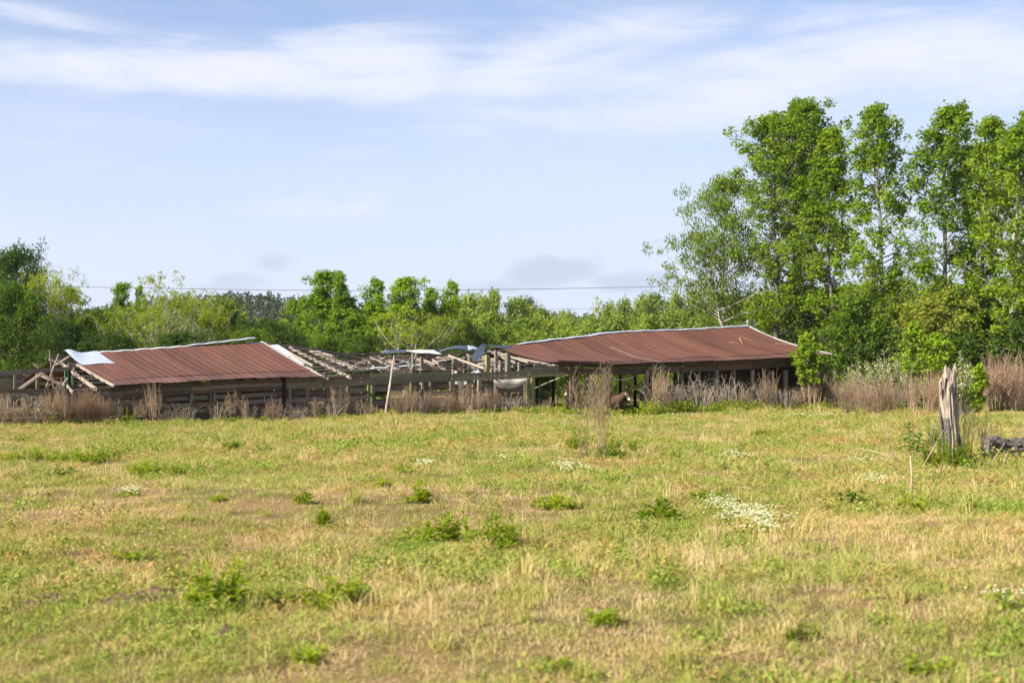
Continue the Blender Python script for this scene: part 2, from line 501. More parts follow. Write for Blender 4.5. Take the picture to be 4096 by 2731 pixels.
M['dry'] = leafmat('dry stalk', (0.25, 0.175, 0.115, 1), (0.44, 0.33, 0.225, 1), 0.22, 0.8, spec=0.1, scale=1.0)
M['drygrey'] = leafmat('grey dry cane', (0.25, 0.195, 0.15, 1), (0.45, 0.37, 0.30, 1), 0.12, 0.8, spec=0.1, scale=1.0)
M['drypink'] = leafmat('reddish dry stalk', (0.24, 0.155, 0.108, 1), (0.43, 0.31, 0.22, 1), 0.25, 0.8, spec=0.1, scale=1.0)
M['flower'] = leafmat('small white flower', (0.60, 0.56, 0.34, 1), (0.80, 0.76, 0.54, 1), 0.2, 0.8, scale=2.0)


def bark(name, ca, cb, sc=(6, 6, 1.2)):
    m, nt, out = new_mat(name)
    p = node(nt, 'ShaderNodeNewGeometry').outputs['Position']
    n = noise(nt, mapping(nt, p, sc), 1.0, 5.0, 0.65)
    n2 = noise(nt, mapping(nt, p, (1.5, 1.5, 0.8)), 1.0, 3.0)
    c = mixc(nt, maprange(nt, n, 0.3, 0.7), ca, cb)
    c = mixc(nt, maprange(nt, n2, 0.5, 0.75, 0, 0.5), c, tuple(x * 0.4 for x in ca[:3]) + (1,))
    finish(nt, out, c, 0.9, spec=0.15, bump=n, bump_d=0.02)
    return m


M['bark'] = bark('grey bark', (0.12, 0.105, 0.085, 1), (0.26, 0.235, 0.20, 1))
M['barkpale'] = bark('pale bark', (0.30, 0.26, 0.21, 1), (0.50, 0.45, 0.38, 1))
M['stump'] = bark('rotting bare wood', (0.06, 0.042, 0.032, 1), (0.62, 0.51, 0.41, 1), (30, 30, 3.5))
M['log'] = bark('charred grey log', (0.022, 0.019, 0.016, 1), (0.24, 0.215, 0.19, 1), (11, 22, 22))


def field_colour(nt, pos, fine=True):
    """bleached, patchy spring pasture: the same patches colour the soil sheet and the blades"""
    p1 = noise(nt, mapping(nt, pos, (0.34, 0.20, 0)), 1.0, 5.0, 0.62, 0.6)
    p2 = noise(nt, mapping(nt, pos, (1.7, 0.9, 0), (5, 2, 0)), 1.0, 4.0, 0.6, 0.3)
    return mth(nt, 'ADD', mth(nt, 'MULTIPLY', p1, 0.6), mth(nt, 'MULTIPLY', p2, 0.4))


def grassmat(name, g0, g1, s0, s1, dry=0.5, trans=0.3):
    m, nt, out = new_mat(name)
    geo = node(nt, 'ShaderNodeNewGeometry')
    r = geo.outputs['Random Per Island']
    oi = node(nt, 'ShaderNodeObjectInfo').outputs['Random']
    f = field_colour(nt, geo.outputs['Position'])
    green = mixc(nt, r, g0, g1)
    straw = mixc(nt, oi, s0, s1)
    k = mth(nt, 'ADD', maprange(nt, f, 0.385, 0.62, -0.22, 0.95), mth(nt, 'SUBTRACT', mth(nt, 'ADD', mth(nt, 'MULTIPLY', r, 0.7), mth(nt, 'MULTIPLY', oi, 0.5)), 1.1 - dry), True)
    col = mixc(nt, k, green, straw)
    p = node(nt, 'ShaderNodeBsdfPrincipled', {'Base Color': col, 'Roughness': 0.7, 'Specular IOR Level': 0.15})
    t = node(nt, 'ShaderNodeBsdfTranslucent', {'Color': mixc(nt, 1.0, col, (1.15, 1.15, 0.7, 1), 'MULTIPLY')})
    mx = node(nt, 'ShaderNodeMixShader', {0: trans, 1: p.outputs[0], 2: t.outputs[0]})
    nt.links.new(mx.outputs[0], out.inputs['Surface'])
    return m


M['grass'] = grassmat('pasture grass', (0.235, 0.29, 0.038, 1), (0.42, 0.445, 0.09, 1), (0.55, 0.41, 0.165, 1), (0.66, 0.51, 0.25, 1), 0.62)
M['thatch'] = grassmat('dry thatch', (0.38, 0.33, 0.12, 1), (0.52, 0.43, 0.19, 1), (0.50, 0.34, 0.18, 1), (0.64, 0.47, 0.27, 1), 0.7, 0.15)
M['clover'] = grassmat('low broad leaves', (0.16, 0.25, 0.028, 1), (0.33, 0.40, 0.07, 1), (0.42, 0.36, 0.11, 1), (0.50, 0.29, 0.12, 1), 0.40)

m, nt, out = new_mat('pasture soil')
pos = node(nt, 'ShaderNodeNewGeometry').outputs['Position']
f = field_colour(nt, pos)
fin = noise(nt, mapping(nt, pos, (1, 1, 0)), 22.0, 3.0, 0.7)
base = ramp(nt, f, [(0.36, (0.15, 0.145, 0.035, 1)), (0.5, (0.235, 0.18, 0.07, 1)), (0.62, (0.36, 0.225, 0.115, 1))])
base = mixc(nt, maprange(nt, fin, 0.35, 0.7), mixc(nt, 1.0, base, (0.55, 0.5, 0.45, 1), 'MULTIPLY'), base)
finish(nt, out, base, 0.95, spec=0.1, bump=fin, bump_d=0.04, bump_s=0.7)
M['ground'] = m

# ------------------------------------------------------------------ ground sheet
ys = np.concatenate([np.linspace(-40, 4, 12)[:-1], np.arange(4, 60, 0.25), np.arange(60, 120, 1.5), np.geomspace(120, 3200, 46)])
ss = np.linspace(-1, 1, 241)
ss = np.sign(ss) * np.abs(ss) ** 1.15
Yg, Sg = np.meshgrid(ys, ss, indexing='ij')
Xg = Sg * (13 + 0.62 * np.maximum(Yg, 0))
mb = MB()
mb.grid(np.stack([Xg, Yg, terrain(Xg, Yg)], -1)[:, ::-1])
ground = build(mb, 'ground', M['ground'], smooth=True)
tag(ground, kind='structure')


# ------------------------------------------------------------------ the barn
rb = np.random.default_rng(11)


def unit_plank(seed):
    r = np.random.default_rng(seed)
    n = 5
    mb = MB()
    P = []
    for i in range(n):
        x = -0.5 + i / (n - 1)
        wy, wz = (r.random(2) - 0.5) * (0.10, 0.06)
        P.append([[x + (r.random() - .5) * (0.012 if i in (0, n - 1) else 0), wy + a * 0.5, wz + b * (0.5 - 0.05 * r.random())] for a, b in ((-1, -1), (1, -1), (1, 1), (-1, 1))])
    P = np.array(P)
    V = P.reshape(-1, 3); Q = []
    for i in range(n - 1):
        for j in range(4):
            k = (j + 1) % 4
            Q.append([i * 4 + j, i * 4 + k, i * 4 + 4 + k, i * 4 + 4 + j][::-1])
    Q.append([0, 1, 2, 3]); Q.append([(n - 1) * 4 + j for j in (3, 2, 1, 0)])
    mb.add(V, Q)
    return mb


PLANKS = {}


def plank_mesh(mat):
    if mat not in PLANKS:
        PLANKS[mat] = [unit_plank(s).mesh('plank_' + mat, M[mat]) for s in range(4)]
    return PLANKS[mat][rb.integers(4)]


barn_o = bp(1700, 1660, 0.0)
barn_o[2] = gz(barn_o[0], barn_o[1])
barn = empty('barn', barn_o)
tag(barn, 'long collapsing wooden barn with two rusty red tin roofs and bare rafters', 'barn')
front_wall = empty('front_wall', (0, 0, 0), barn)
back_wall = empty('back_wall', (0, 0, 0), barn)
frame = empty('roof_frame', (0, 0, 0), barn)


def stick(name, p, q, width, thick, parent, mat, up=(0, 0, 1), origin=None):
    """one piece of lumber from p to q: width measured along `up`, thick across it"""
    p, q = np.asarray(p, float), np.asarray(q, float)
    d = q - p; L = np.linalg.norm(d); d = d / L
    s = np.cross(up, d); s /= np.linalg.norm(s) + 1e-9
    u = np.cross(d, s)
    c = (p + q) / 2 - (barn_o if origin is None else origin)
    o = bpy.data.objects.new(name, plank_mesh(mat))
    COL.objects.link(o)
    o.parent = parent
    mat4 = Matrix(((d[0] * L, s[0] * thick, u[0] * width, c[0]), (d[1] * L, s[1] * thick, u[1] * width, c[1]), (d[2] * L, s[2] * thick, u[2] * width, c[2]), (0, 0, 0, 1)))
    o.matrix_local = mat4
    return o


def board(u0, v0, u1, v1, hpx, w=0.0, mat='wood', name='board', parent=None, thick=0.035, jit=0.0):
    """horizontal board of the wall plane w; (v) is the board's middle, hpx its height in pixels"""
    w = w + (rb.random() - 0.5) * 0.02
    p, q = bp(u0, v0 + rb.normal() * jit, w), bp(u1, v1 + rb.normal() * jit, w)
    return stick(name, p, q, hpx * depth((u0 + u1) / 2, w) / FOC, thick, parent or front_wall, mat)


def post(u, vtop, w=0.0, px=12, mat='post', vbot=None, lean=0.0, parent=None, name='post'):
    p = bp(u, vtop, w)
    q = p.copy() if lean == 0 else bp(u + lean, vtop, w)
    q[2] = bp(u, vbot, w)[2] if vbot else gz(q[0], q[1]) - 0.3
    wid = px * depth(u, w) / FOC
    return stick(name, q, p, wid, wid, parent or front_wall, mat, up=AX)


lineI = lambda pts: (lambda u: float(np.interp(u, [a for a, b in pts], [b for a, b in pts])))
top_l = lineI([(-300, 1558), (0, 1556), (300, 1552), (430, 1550), (700, 1533), (1000, 1519), (1290, 1510), (1400, 1500), (1480, 1492), (1700, 1489), (1812, 1487)])
bot_l = lineI([(-300, 1610), (0, 1606), (430, 1600), (700, 1580), (1140, 1556), (1290, 1553), (1480, 1540), (1700, 1528), (1812, 1524)])
gnd_l = lineI([(-300, 1700), (0, 1700), (455, 1697), (765, 1690), (1140, 1683), (1500, 1667), (1812, 1655), (2130, 1650)])
# the band of wide boards under the eave of the left half
brk = [-300, -90, 110, 310, 440, 575, 765, 955, 1140, 1292, 1480, 1640, 1806]
for a, b in zip(brk[:-1], brk[1:]):
    for k in range(3):
        f = (k + 0.5) / 3
        va, vb = [top_l(x) + (bot_l(x) - top_l(x)) * f for x in (a, b)]
        mat = 'mossy' if b > 1250 or (a < 300 and k > 0) else ['brown', 'wood', 'brown'][k]
        if a > 1280 and k == 0 and b < 1500:
            mat = 'brown'
        board(a + 1, va, b - 1, vb, (bot_l(a) - top_l(a)) / 3 - 0.6, 0.0, mat, jit=0.5)
# open slats below, with gaps; behind them a second row on the back of the posts
for a, b in zip(brk[:-1], brk[1:]):
    for k, f in enumerate((0.14, 0.36, 0.58, 0.80)):
        if rb.random() < (0.06 if a > 300 else 0.25):
            continue
        va, vb = [bot_l(x) + (gnd_l(x) - bot_l(x)) * f for x in (a, b)]
        board(a + 1, va, b - 1, vb, rb.uniform(16, 21), 0.16 if k != 1 else 0.02, ['brown', 'wood', 'wood', 'mossy'][rb.integers(4)] if a > 300 else 'wood', jit=1.2)
for u, px, mat, dv in [(-150, 12, 'wood', 0), (60, 10, 'wood', 0), (202, 11, 'brown', 0), (352, 11, 'brown', 0), (480, 12, 'wood', 0), (578, 12, 'wood', 0), (662, 10, 'brown', 0), (766, 13, 'wood', 0),
                       (842, 11, 'brown', 0), (857, 12, 'wood', 0), (954, 13, 'brown', 0), (1137, 12, 'blackpost', -40), (1158, 10, 'wood', 4), (1227, 12, 'wood', 0), (1309, 12, 'mosspost', 0),
                       (1393, 12, 'wood', 0), (1475, 12, 'mosspost', 0), (1489, 10, 'mosspost', 5), (1558, 9, 'wood', 0), (1646, 12, 'mosspost', 0), (1690, 9, 'post', 0), (1722, 11, 'wood', 0), (1806, 13, 'wood', 0)]:
    post(u, bot_l(u) - 4 + dv, 0.09 if dv == 0 else -0.07, px, mat)
# right of it: a single deep beam, then the tall posts of the open bay
board(1812, 1501, 1950, 1495, 14, 0.0, 'mossy'); board(1950, 1495, 2128, 1490, 14, 0.0, 'mossy')
board(1812, 1515, 1990, 1510, 14, 0.0, 'mossy'); board(1990, 1510, 2128, 1505, 14, 0.0, 'mossy')
board(2104, 1475, 2255, 1468, 16, 0.10, 'wood'); board(2128, 1490, 2260, 1482, 13, 0.0, 'mossy'); board(2130, 1504, 2260, 1496, 12, 0.0, 'mosspost')
for v0, v1, m_ in [(1530, 1524, 'brown'), (1549, 1544, 'wood'), (1566, 1560, 'wood'), (1585, 1578, 'brown'), (1602, 1596, 'brown'), (1620, 1613, 'wood')]:
    board(1925, v0, 2112, v1, 17, 0.22, m_, jit=0.6)
for v0, v1 in [(1556, 1553), (1572, 1569), (1600, 1597), (1615, 1612), (1534, 1531)]:
    board(1815, v0, 1898, v1, 12, 0.2, 'wood', jit=0.6)
for u, vt, w, px, mat in [(1806, 1526, 0.05, 13, 'wood'), (1893, 1530, 0.30, 9, 'post'), (1916, 1520, -0.06, 14, 'post'), (1984, 1526, 0.12, 12, 'wood'), (2100, 1518, 0.1, 11, 'brown'), (2109, 1514, -0.1, 14, 'mosspost'), (2130, 1508, 0.02, 12, 'mosspost')]:
    post(u, vt, w, px, mat)
# cross posts that rise above the collapsed roof
for u, vt, w, px, mat in [(1653, 1413, 0.9, 12, 'wood'), (1686, 1428, 1.4, 13, 'wood'), (1816, 1434, 2.2, 15, 'post'), (1858, 1424, 3.0, 9, 'brown'), (1880, 1432, 2.6, 15, 'mosspost'), (1949, 1419, 1.0, 17, 'mosspost'),
                          (1983, 1400, 1.8, 10, 'wood'), (2031, 1411, 0.6, 18, 'post'), (2077, 1448, 0.8, 11, 'post'), (1900, 1465, 0.8, 9, 'post'), (1913, 1462, 1.0, 9, 'post'), (1967, 1478, 0.4, 13, 'pale'),
                          (2003, 1442, 2.0, 14, 'wood'), (2116, 1469, 0.3, 8, 'pale'), (150, 1495, 5.2, 12, 'mosspost'), (277, 1480, 1.4, 12, 'blackpost'), (60, 1500, 6.0, 10, 'wood')]:
    post(u, vt, w, px, mat, parent=frame)
# right half: header boards under the eave and the posts of the open bay and the stalls
eave_r = lineI([(2242, 1449), (2330, 1451), (2468, 1457), (2600, 1453), (2720, 1449), (2927, 1443), (3100, 1434), (3209, 1428), (3274, 1424), (3345, 1418)])
hb = [2230, 2420, 2590, 2728, 2870, 3010, 3145, 3230, 3306]
for a, b in zip(hb[:-1], hb[1:]):
    drop = lambda x: 54 if x < 2700 else 50 - (x - 2700) * 0.012
    ex = lambda x: eave_r(min(x, 3300)) + max(0, x - 3300) * 0.02 - 9
    for k in range(2):
        va, vb = ex(a) + drop(a) * (k + 0.5) / 2, ex(b) + drop(b) * (k + 0.5) / 2
        board(a + 1, va, b - 1, vb, drop(a) / 2 - 0.6, 0.0, 'brown' if b < 3300 else 'wood', jit=0.5)
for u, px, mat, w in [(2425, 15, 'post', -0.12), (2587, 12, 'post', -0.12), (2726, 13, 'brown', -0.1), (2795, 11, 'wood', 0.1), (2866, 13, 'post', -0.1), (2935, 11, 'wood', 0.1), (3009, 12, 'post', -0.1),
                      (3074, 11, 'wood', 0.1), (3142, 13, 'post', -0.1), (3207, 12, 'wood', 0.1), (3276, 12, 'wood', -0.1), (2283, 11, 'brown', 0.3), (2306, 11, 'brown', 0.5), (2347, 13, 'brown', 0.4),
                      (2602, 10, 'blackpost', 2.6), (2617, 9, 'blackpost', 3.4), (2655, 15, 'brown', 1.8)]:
    post(u, 1480, w, px, mat)
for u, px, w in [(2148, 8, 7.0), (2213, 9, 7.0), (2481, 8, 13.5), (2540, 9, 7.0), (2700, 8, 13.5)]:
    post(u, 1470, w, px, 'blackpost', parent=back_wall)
# stalls: solid boarded back wall and end wall keep them dark
WB = 2.6
for k in range(11):
    z = 0.12 + k * 0.255
    for a, b in ((2738, 2940), (2940, 3120), (3120, 3285)):
        p, q = bp(a, 1600, WB), bp(b, 1600, WB)
        p[2] = gz(*bp(2900, 1650, 0)[:2]) + z; q[2] = p[2]
        stick('board', p, q, 0.285, 0.03, back_wall, 'brown')
pe = bp(3292, 1600, 0.05)
for k in range(11):
    p = pe.copy(); p[2] = gz(pe[0], pe[1]) + 0.12 + k * 0.255
    stick('board', p + AX * 0.03, p + PX * 2.6 + AX * 0.03, 0.285, 0.03, back_wall, 'wood')
pe = bp(2862, 1600, 0.05)
for k in range(9):
    p = pe.copy(); p[2] = gz(pe[0], pe[1]) + 0.12 + k * 0.255
    stick('board', p, p + PX * 2.5, 0.285, 0.03, back_wall, 'wood')
# the far long wall of the left half, boards with gaps
WF = 13.6
for a, b in zip(range(-900, 1500, 200), range(-700, 1700, 200)):
    for k in range(8):
        if rb.random() < 0.15:
            continue
        p, q = bp(a, 1600, WF), bp(b, 1600, WF)
        p[2] = gz(p[0], p[1]) + 0.15 + k * 0.235 + rb.normal() * 0.02; q[2] = gz(q[0], q[1]) + 0.15 + k * 0.235 + rb.normal() * 0.02
        stick('board', p, q, 0.21, 0.03, back_wall, ['brown', 'wood'][rb.integers(2)])
    p = bp(a, 1600, WF + 0.08); p[2] = gz(p[0], p[1]) - 0.2
    q = p.copy(); q[2] += 2.3
    stick('post', p, q, 0.13, 0.13, back_wall, 'wood', up=AX)
for a, b in zip(range(250, 1700, 240), range(490, 1940, 240)):      # pens inside
    for k in range(5):
        if rb.random() < 0.25:
            continue
        p, q = bp(a, 1600, 6.5), bp(b, 1600, 6.5)
        p[2] = gz(p[0], p[1]) + 0.3 + k * 0.28; q[2] = gz(q[0], q[1]) + 0.3 + k * 0.28 + rb.normal() * 0.03
        stick('board', p, q, 0.17, 0.03, back_wall, 'brown')
    p = bp(a, 1600, 6.6); p[2] = gz(p[0], p[1]) - 0.2
    q = p.copy(); q[2] += 2.0
    stick('post', p, q, 0.14, 0.14, back_wall, 'brown', up=AX)


# ---- tin roofs
def poly3(pts, w):
    P = np.array([bp(u, v, w) for u, v in pts])
    s = np.concatenate([[0], np.cumsum(np.linalg.norm(np.diff(P, axis=0), axis=1))])
    s /= s[-1]
    return lambda t: np.stack([np.interp(t, s, P[:, i]) for i in range(3)], -1)


def sheet(S, N, t0, t1, s0, s1, c, nw, ns, lift, mat, parent, name='roof_sheet', curl=0.0):
    """one corrugated sheet on the surface S(t, s), N its normal; c is the number of sheets along the roof"""
    nt_ = 73
    t = np.linspace(t0, t1, nt_); s = np.linspace(s0, s1, ns)
    T_, S_ = np.meshgrid(t, s, indexing='ij')
    P = S(T_, S_)
    y3 = (np.linspace(0, 1, nt_) * 3) % 1.0
    wave = 0.015 * (np.clip(1 - np.abs(y3 - 0.09) / 0.07, 0, 1) + np.clip(1 - np.abs(y3 - 0.27) / 0.07, 0, 1))[:, None]      # paired crimps
    edge = ((S_ - s0) / (s1 - s0)) ** 4
    up = lift + wave + edge * curl
    P = P + N[None, None] * up[..., None]
    mb = MB(); mb.grid(P - barn_o)
    me = mb.mesh(name, M[mat], True)
    uvl = me.uv_layers.new(name='uv')
    li = np.zeros(len(me.loops), np.int32); me.loops.foreach_get('vertex_index', li)
    off = rb.random() * 0
    uv = np.stack([T_.ravel() * c + off, S_.ravel()], -1)[li]
    uvl.data.foreach_set('uv', uv.astype(np.float32).ravel())
    return link(name, me, parent)


def tin_roof(ridge, eave, cols, wr, we, roof, sag, skip=lambda c, part: False, lip=0.81):
    R, E = poly3(ridge, wr), poly3(eave, we)
    S = lambda t, s: R(t) * (1 - s[..., None]) + E(t) * s[..., None] - np.array([0, 0, 1.0]) * (sag * np.sin(np.pi * s) * (0.6 + 0.8 * vnoise(t * 9, s * 2, 1.0)))[..., None]
    n = np.cross(E(0.6) - E(0.4), R(0.5) - E(0.5)); n /= np.linalg.norm(n)
    if n[2] < 0:
        n = -n
    for c in range(cols):
        a, b = c / cols, (c + 1) / cols
        lf = 0.02 + (c % 2) * 0.006
        if not skip(c, 0):
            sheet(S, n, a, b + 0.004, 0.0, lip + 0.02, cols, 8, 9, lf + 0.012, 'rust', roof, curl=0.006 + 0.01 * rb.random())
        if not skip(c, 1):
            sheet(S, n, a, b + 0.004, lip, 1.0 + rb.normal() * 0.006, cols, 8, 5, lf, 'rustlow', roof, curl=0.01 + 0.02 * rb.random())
    # the hidden back slope, mirrored over the ridge
    back = lambda t, s: R(t) * (1 - s[..., None]) + (2 * R(t) - E(t) + np.array([0, 0, 2.0]) * (E(t)[..., 2:3] - R(t)[..., 2:3]) * 0 + np.stack([0 * t, 0 * t, 2 * (E(t)[..., 2] - R(t)[..., 2])], -1)) * s[..., None]
    n2 = np.cross(E(0.6) - E(0.4), back(np.array(0.5), np.array(1.0)) - R(0.5)); n2 /= np.linalg.norm(n2)
    if n2[2] < 0:
        n2 = -n2
    for c in range(cols):
        if skip(c, 2):
            continue
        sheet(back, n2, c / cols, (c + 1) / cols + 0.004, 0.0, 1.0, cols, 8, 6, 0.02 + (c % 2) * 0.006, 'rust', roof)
    return R, E, S, n


roof_l = empty('roof', (0, 0, 0), barn); roof_l['label'] = 'rusty red tin roof with orange seams over the left half'
ridge_l = [(245, 1421), (352, 1413), (500, 1404), (720, 1388), (900, 1378), (1051, 1371)]
eave_l = [(455, 1545), (700, 1531), (1000, 1517), (1110, 1511), (1190, 1513), (1290, 1508)]
RL, EL, SL, NL = tin_roof(ridge_l, eave_l, 9, 7.0, -0.55, roof_l, 0.05, skip=lambda c, p: (c == 0 and p == 0))
sheet(SL, NL, 0.0, 1 / 9 + 0.004, 0.34, 0.83, 9, 8, 7, 0.03, 'rust', roof_l)
roof_r = empty('roof', (0, 0, 0), barn); roof_r['label'] = 'sagging rusty red tin roof over the right half'
ridge_r = [(1986, 1391), (2055, 1381), (2200, 1361), (2315, 1349), (2430, 1332), (2544, 1325), (2736, 1320), (2860, 1312), (2988, 1304)]
eave_r_pts = [(2242, 1449), (2340, 1452), (2468, 1458), (2600, 1453), (2720, 1449), (2927, 1443), (3100, 1434), (3209, 1428), (3274, 1424), (3330, 1420)]
RR, ER, SR, NR = tin_roof(ridge_r, eave_r_pts, 15, 7.0, -0.55, roof_r, 0.22)


def strip(S, N, ts, s0, s1, lift, name, mat, parent, wob=0.0, nseg=40):
    t = np.linspace(ts[0], ts[1], nseg); s = np.array([s0, (s0 + s1) / 2, s1])
    T_, S_ = np.meshgrid(t, s, indexing='ij')
    W = wob * (vnoise(T_ * 60, S_ * 3, 1.0) - 0.5)
    P = S(T_, S_ + W * (S_ > s0)) + N * lift
    mb = MB(); mb.grid(P - barn_o); 
    me = mb.mesh(name, M[mat], False); uvl = me.uv_layers.new(name='uv')
    return link(name, me, parent)


def ridge_cap(S, N, back_n, t0, t1, name, mat, parent, lift0=0.05, lift1=0.05, half=0.16, z1=0.0):
    t = np.linspace(t0, t1, 30)
    R = S(t, np.zeros_like(t))
    dn = S(t, np.full_like(t, 1.0)) - R
    dn /= np.linalg.norm(dn, axis=1)[:, None]
    bk = np.stack([-dn[:, 0], -dn[:, 1], dn[:, 2]], -1)
    up = np.array([0, 0, 1.0]) * (np.linspace(lift0, lift1, 30) + 0.012 * np.sin(t * 70))[:, None]
    ends = np.array([0, 0, 1.0]) * (z1 * ((t - t0) / (t1 - t0)) ** 2)[:, None]
    P = np.stack([R + bk * half, R + bk * half * 0.1 + [0, 0, 0.012], R + dn * half * 0.1 + [0, 0, 0.012], R + dn * half], 1) + (up + ends)[:, None]
    mb = MB(); mb.grid(P - barn_o)
    me = mb.mesh(name, M[mat], False); me.uv_layers.new(name='uv')
    return link(name, me, parent)


ridge_cap(SL, NL, None, 0.13, 0.60, 'ridge_cap', 'whitetin', roof_l, half=0.20)
ridge_cap(SL, NL, None, 0.60, 0.955, 'ridge_cap', 'silver', roof_l, 0.08, 0.24, 0.22, 0.05)
ridge_cap(SL, NL, None, 0.90, 1.0, 'ridge_cap', 'whitetin', roof_l, half=0.2)
ridge_cap(SR, NR, None, 0.07, 0.42, 'ridge_cap', 'silver', roof_r, 0.07, 0.07, 0.32)
ridge_cap(SR, NR, None, 0.42, 1.0, 'ridge_cap', 'silver', roof_r, 0.06, 0.06, 0.26)


# pale edge boards along the open ends of the roofs
def edge_board(S, t, s0, s1, name, mat, parent, wid=0.16, th=0.05, lift=0.03, n=1):
    for k in range(n):
        a, b = s0 + (s1 - s0) * k / n, s0 + (s1 - s0) * (k + 1) / n
        p, q = S(np.array(t), np.array(a)) + [0, 0, lift], S(np.array(t), np.array(b)) + [0, 0, lift]
        stick(name, p, q, th, wid, parent, mat)


edge_board(SL, 1.006, 0.0, 1.0, 'rake_board', 'whitewood', roof_l, 0.07, 0.09, 0.02, 4)
edge_board(SL, 0.002, 0.32, 1.0, 'rake_board', 'pale', roof_l, 0.10, 0.09, 0.02, 3)
edge_board(SR, 1.003, 0.0, 1.0, 'rake_board', 'whitewood', roof_r, 0.10, 0.10, 0.03, 6)
# strips of torn white insulation board beside the left roof's open end
for s0, s1 in ((0.10, 0.42), (0.43, 0.66)):
    T_, S_ = np.meshgrid(np.linspace(1.012, 1.052, 6), np.linspace(s0, s1, 14), indexing='ij')
    T_ = T_ + 0.006 * (vnoise(S_ * 60, T_ * 0, 1.0) - 0.5) * (T_ > 1.02)
    P = SL(T_, S_) + np.array([0, 0, 0.06])
    d = SL(np.array(1.0), np.array(0.5)) - SL(np.array(0.98), np.array(0.5)); d /= np.linalg.norm(d)
    P = P + (d * 1.0)[None, None] * ((T_ - 1.0) * 9.5)[..., None]
    mb = MB(); mb.grid(P - barn_o)
    Pb = P - NL * 0.04
    mb.grid((Pb - barn_o)[:, ::-1])
    mb.grid((np.stack([P[-1], Pb[-1]], 0) - barn_o)); mb.grid((np.stack([P[:, -1], Pb[:, -1]], 0) - barn_o))
    me = mb.mesh('insulation_strip', M['whitetin']); me.uv_layers.new(name='uv')
    link('insulation_strip', me, roof_l)

# bare silver sheet curled up at the left end of the left roof
nt_, ns_ = 49, 12
T_, S_ = np.meshgrid(np.linspace(0.012, 0.165, nt_), np.linspace(-0.02, 0.36, ns_), indexing='ij')
P = SL(np.clip(T_, 0, 1), np.clip(S_, 0, 1))
d0 = SL(np.array(0.05), np.array(0.2)) - SL(np.array(0.0), np.array(0.2))
P = P + (d0 / 0.05)[None, None] * np.minimum(T_, 0)[..., None]
curl = np.clip((0.05 - T_) / 0.085, 0, 1)
P = P + np.array([0, 0, 1.0]) * (0.07 + 0.012 * np.cos(T_ * 9 * 8 * 2 * math.pi) + 0.17 * np.exp(-(((T_ - 0.03) / 0.04) ** 2) - ((S_ - 0.02) / 0.13) ** 2) + 0.02 * np.sin(T_ * 50 + S_ * 9) * (1 - S_))[..., None]
mb = MB(); mb.grid(P - barn_o)
me = mb.mesh('curled_sheet', M['silver'], True); me.uv_layers.new(name='uv')
link('curled_sheet', me, roof_l)['label'] = 'bare silver tin sheet curled up at the roof end'

# loose sheets over the collapsed middle
def loose(name, quad, mat, label, bend=0.0, n=12, waves=0, parent=None, thick=0.0):
    """sheet through four corners (u, v, w): top-left, top-right, bottom-right, bottom-left"""
    A, B, C, D = [bp(*c) for c in quad]
    a, b = np.meshgrid(np.linspace(0, 1, n * 3 + 1), np.linspace(0, 1, n), indexing='ij')
    P = (A * ((1 - a) * (1 - b))[..., None] + B * (a * (1 - b))[..., None] + C * (a * b)[..., None] + D * ((1 - a) * b)[..., None])
    P[..., 2] += bend * np.sin(np.pi * a) + (0.011 * np.cos(a * waves * 2 * math.pi) if waves else 0) + 0.04 * (vnoise(a * 4 + quad[0][0], b * 4, 1.0) - 0.5)
    mb = MB(); mb.grid(P - barn_o)
    me = mb.mesh(name, M[mat], True); uvl = me.uv_layers.new(name='uv')
    o = link(name, me, parent or frame); o['label'] = label
    return o


loose('loose_sheet', [(1622, 1402, 5.5), (1735, 1400, 5.5), (1772, 1419, 3.4), (1655, 1411, 3.4)], 'whitetin', 'pale tin sheet lying over the collapsed rafters', 0.03)
loose('loose_sheet', [(1722, 1401, 5.4), (1736, 1401, 5.4), (1773, 1427, 3.3), (1766, 1417, 3.3)], 'silver', 'bent-down silver lip of the loose sheet', 0.0, 4)
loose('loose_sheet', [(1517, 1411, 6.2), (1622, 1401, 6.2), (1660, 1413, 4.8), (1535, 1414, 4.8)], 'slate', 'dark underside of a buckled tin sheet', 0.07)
loose('loose_sheet', [(1510, 1409, 6.6), (1622, 1401, 6.6), (1628, 1403, 6.2), (1515, 1412, 6.2)], 'whitetin', 'pale sheet edge behind the buckled sheet', 0.05)
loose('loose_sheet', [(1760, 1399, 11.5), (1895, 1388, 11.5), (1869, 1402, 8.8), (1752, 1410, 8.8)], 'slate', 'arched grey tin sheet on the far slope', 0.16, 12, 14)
loose('loose_sheet', [(1868, 1380, 11.4), (1912, 1391, 11.4), (1907, 1396, 9.4), (1872, 1400, 9.4)], 'silver', 'lit silver end of the arched sheet', 0.03, 6, 4)  # brighter tin than the rest of the sheet paints this end as lit
# torn sheet folded down at the left end of the right roof
pts = [(1946, 1377, 5.2), (1937, 1373, 4.6), (1928, 1376, 4.2), (1915, 1396, 3.6), (1903, 1418, 3.2), (1890, 1440, 3.0)]
wid = [(2, 10), (2, 12), (-4, 14), (-10, 20), (-12, 22), (-12, 16)]
L_ = np.array([bp(u + a, v, w) for (u, v, w), (a, b) in zip(pts, wid)]); R_ = np.array([bp(u + b, v + 7, w - 0.35) for (u, v, w), (a, b) in zip(pts, wid)])
ti = np.linspace(0, 5, 26)
L_ = np.stack([np.interp(ti, range(6), L_[:, i]) for i in range(3)], -1); R_ = np.stack([np.interp(ti, range(6), R_[:, i]) for i in range(3)], -1)
aa = np.linspace(0, 1, 17)
P = L_[:, None] * (1 - aa)[None, :, None] + R_[:, None] * aa[None, :, None]
P = P + (-PX)[None, None] * (0.02 * np.cos(aa * 5 * 2 * math.pi))[None, :, None]
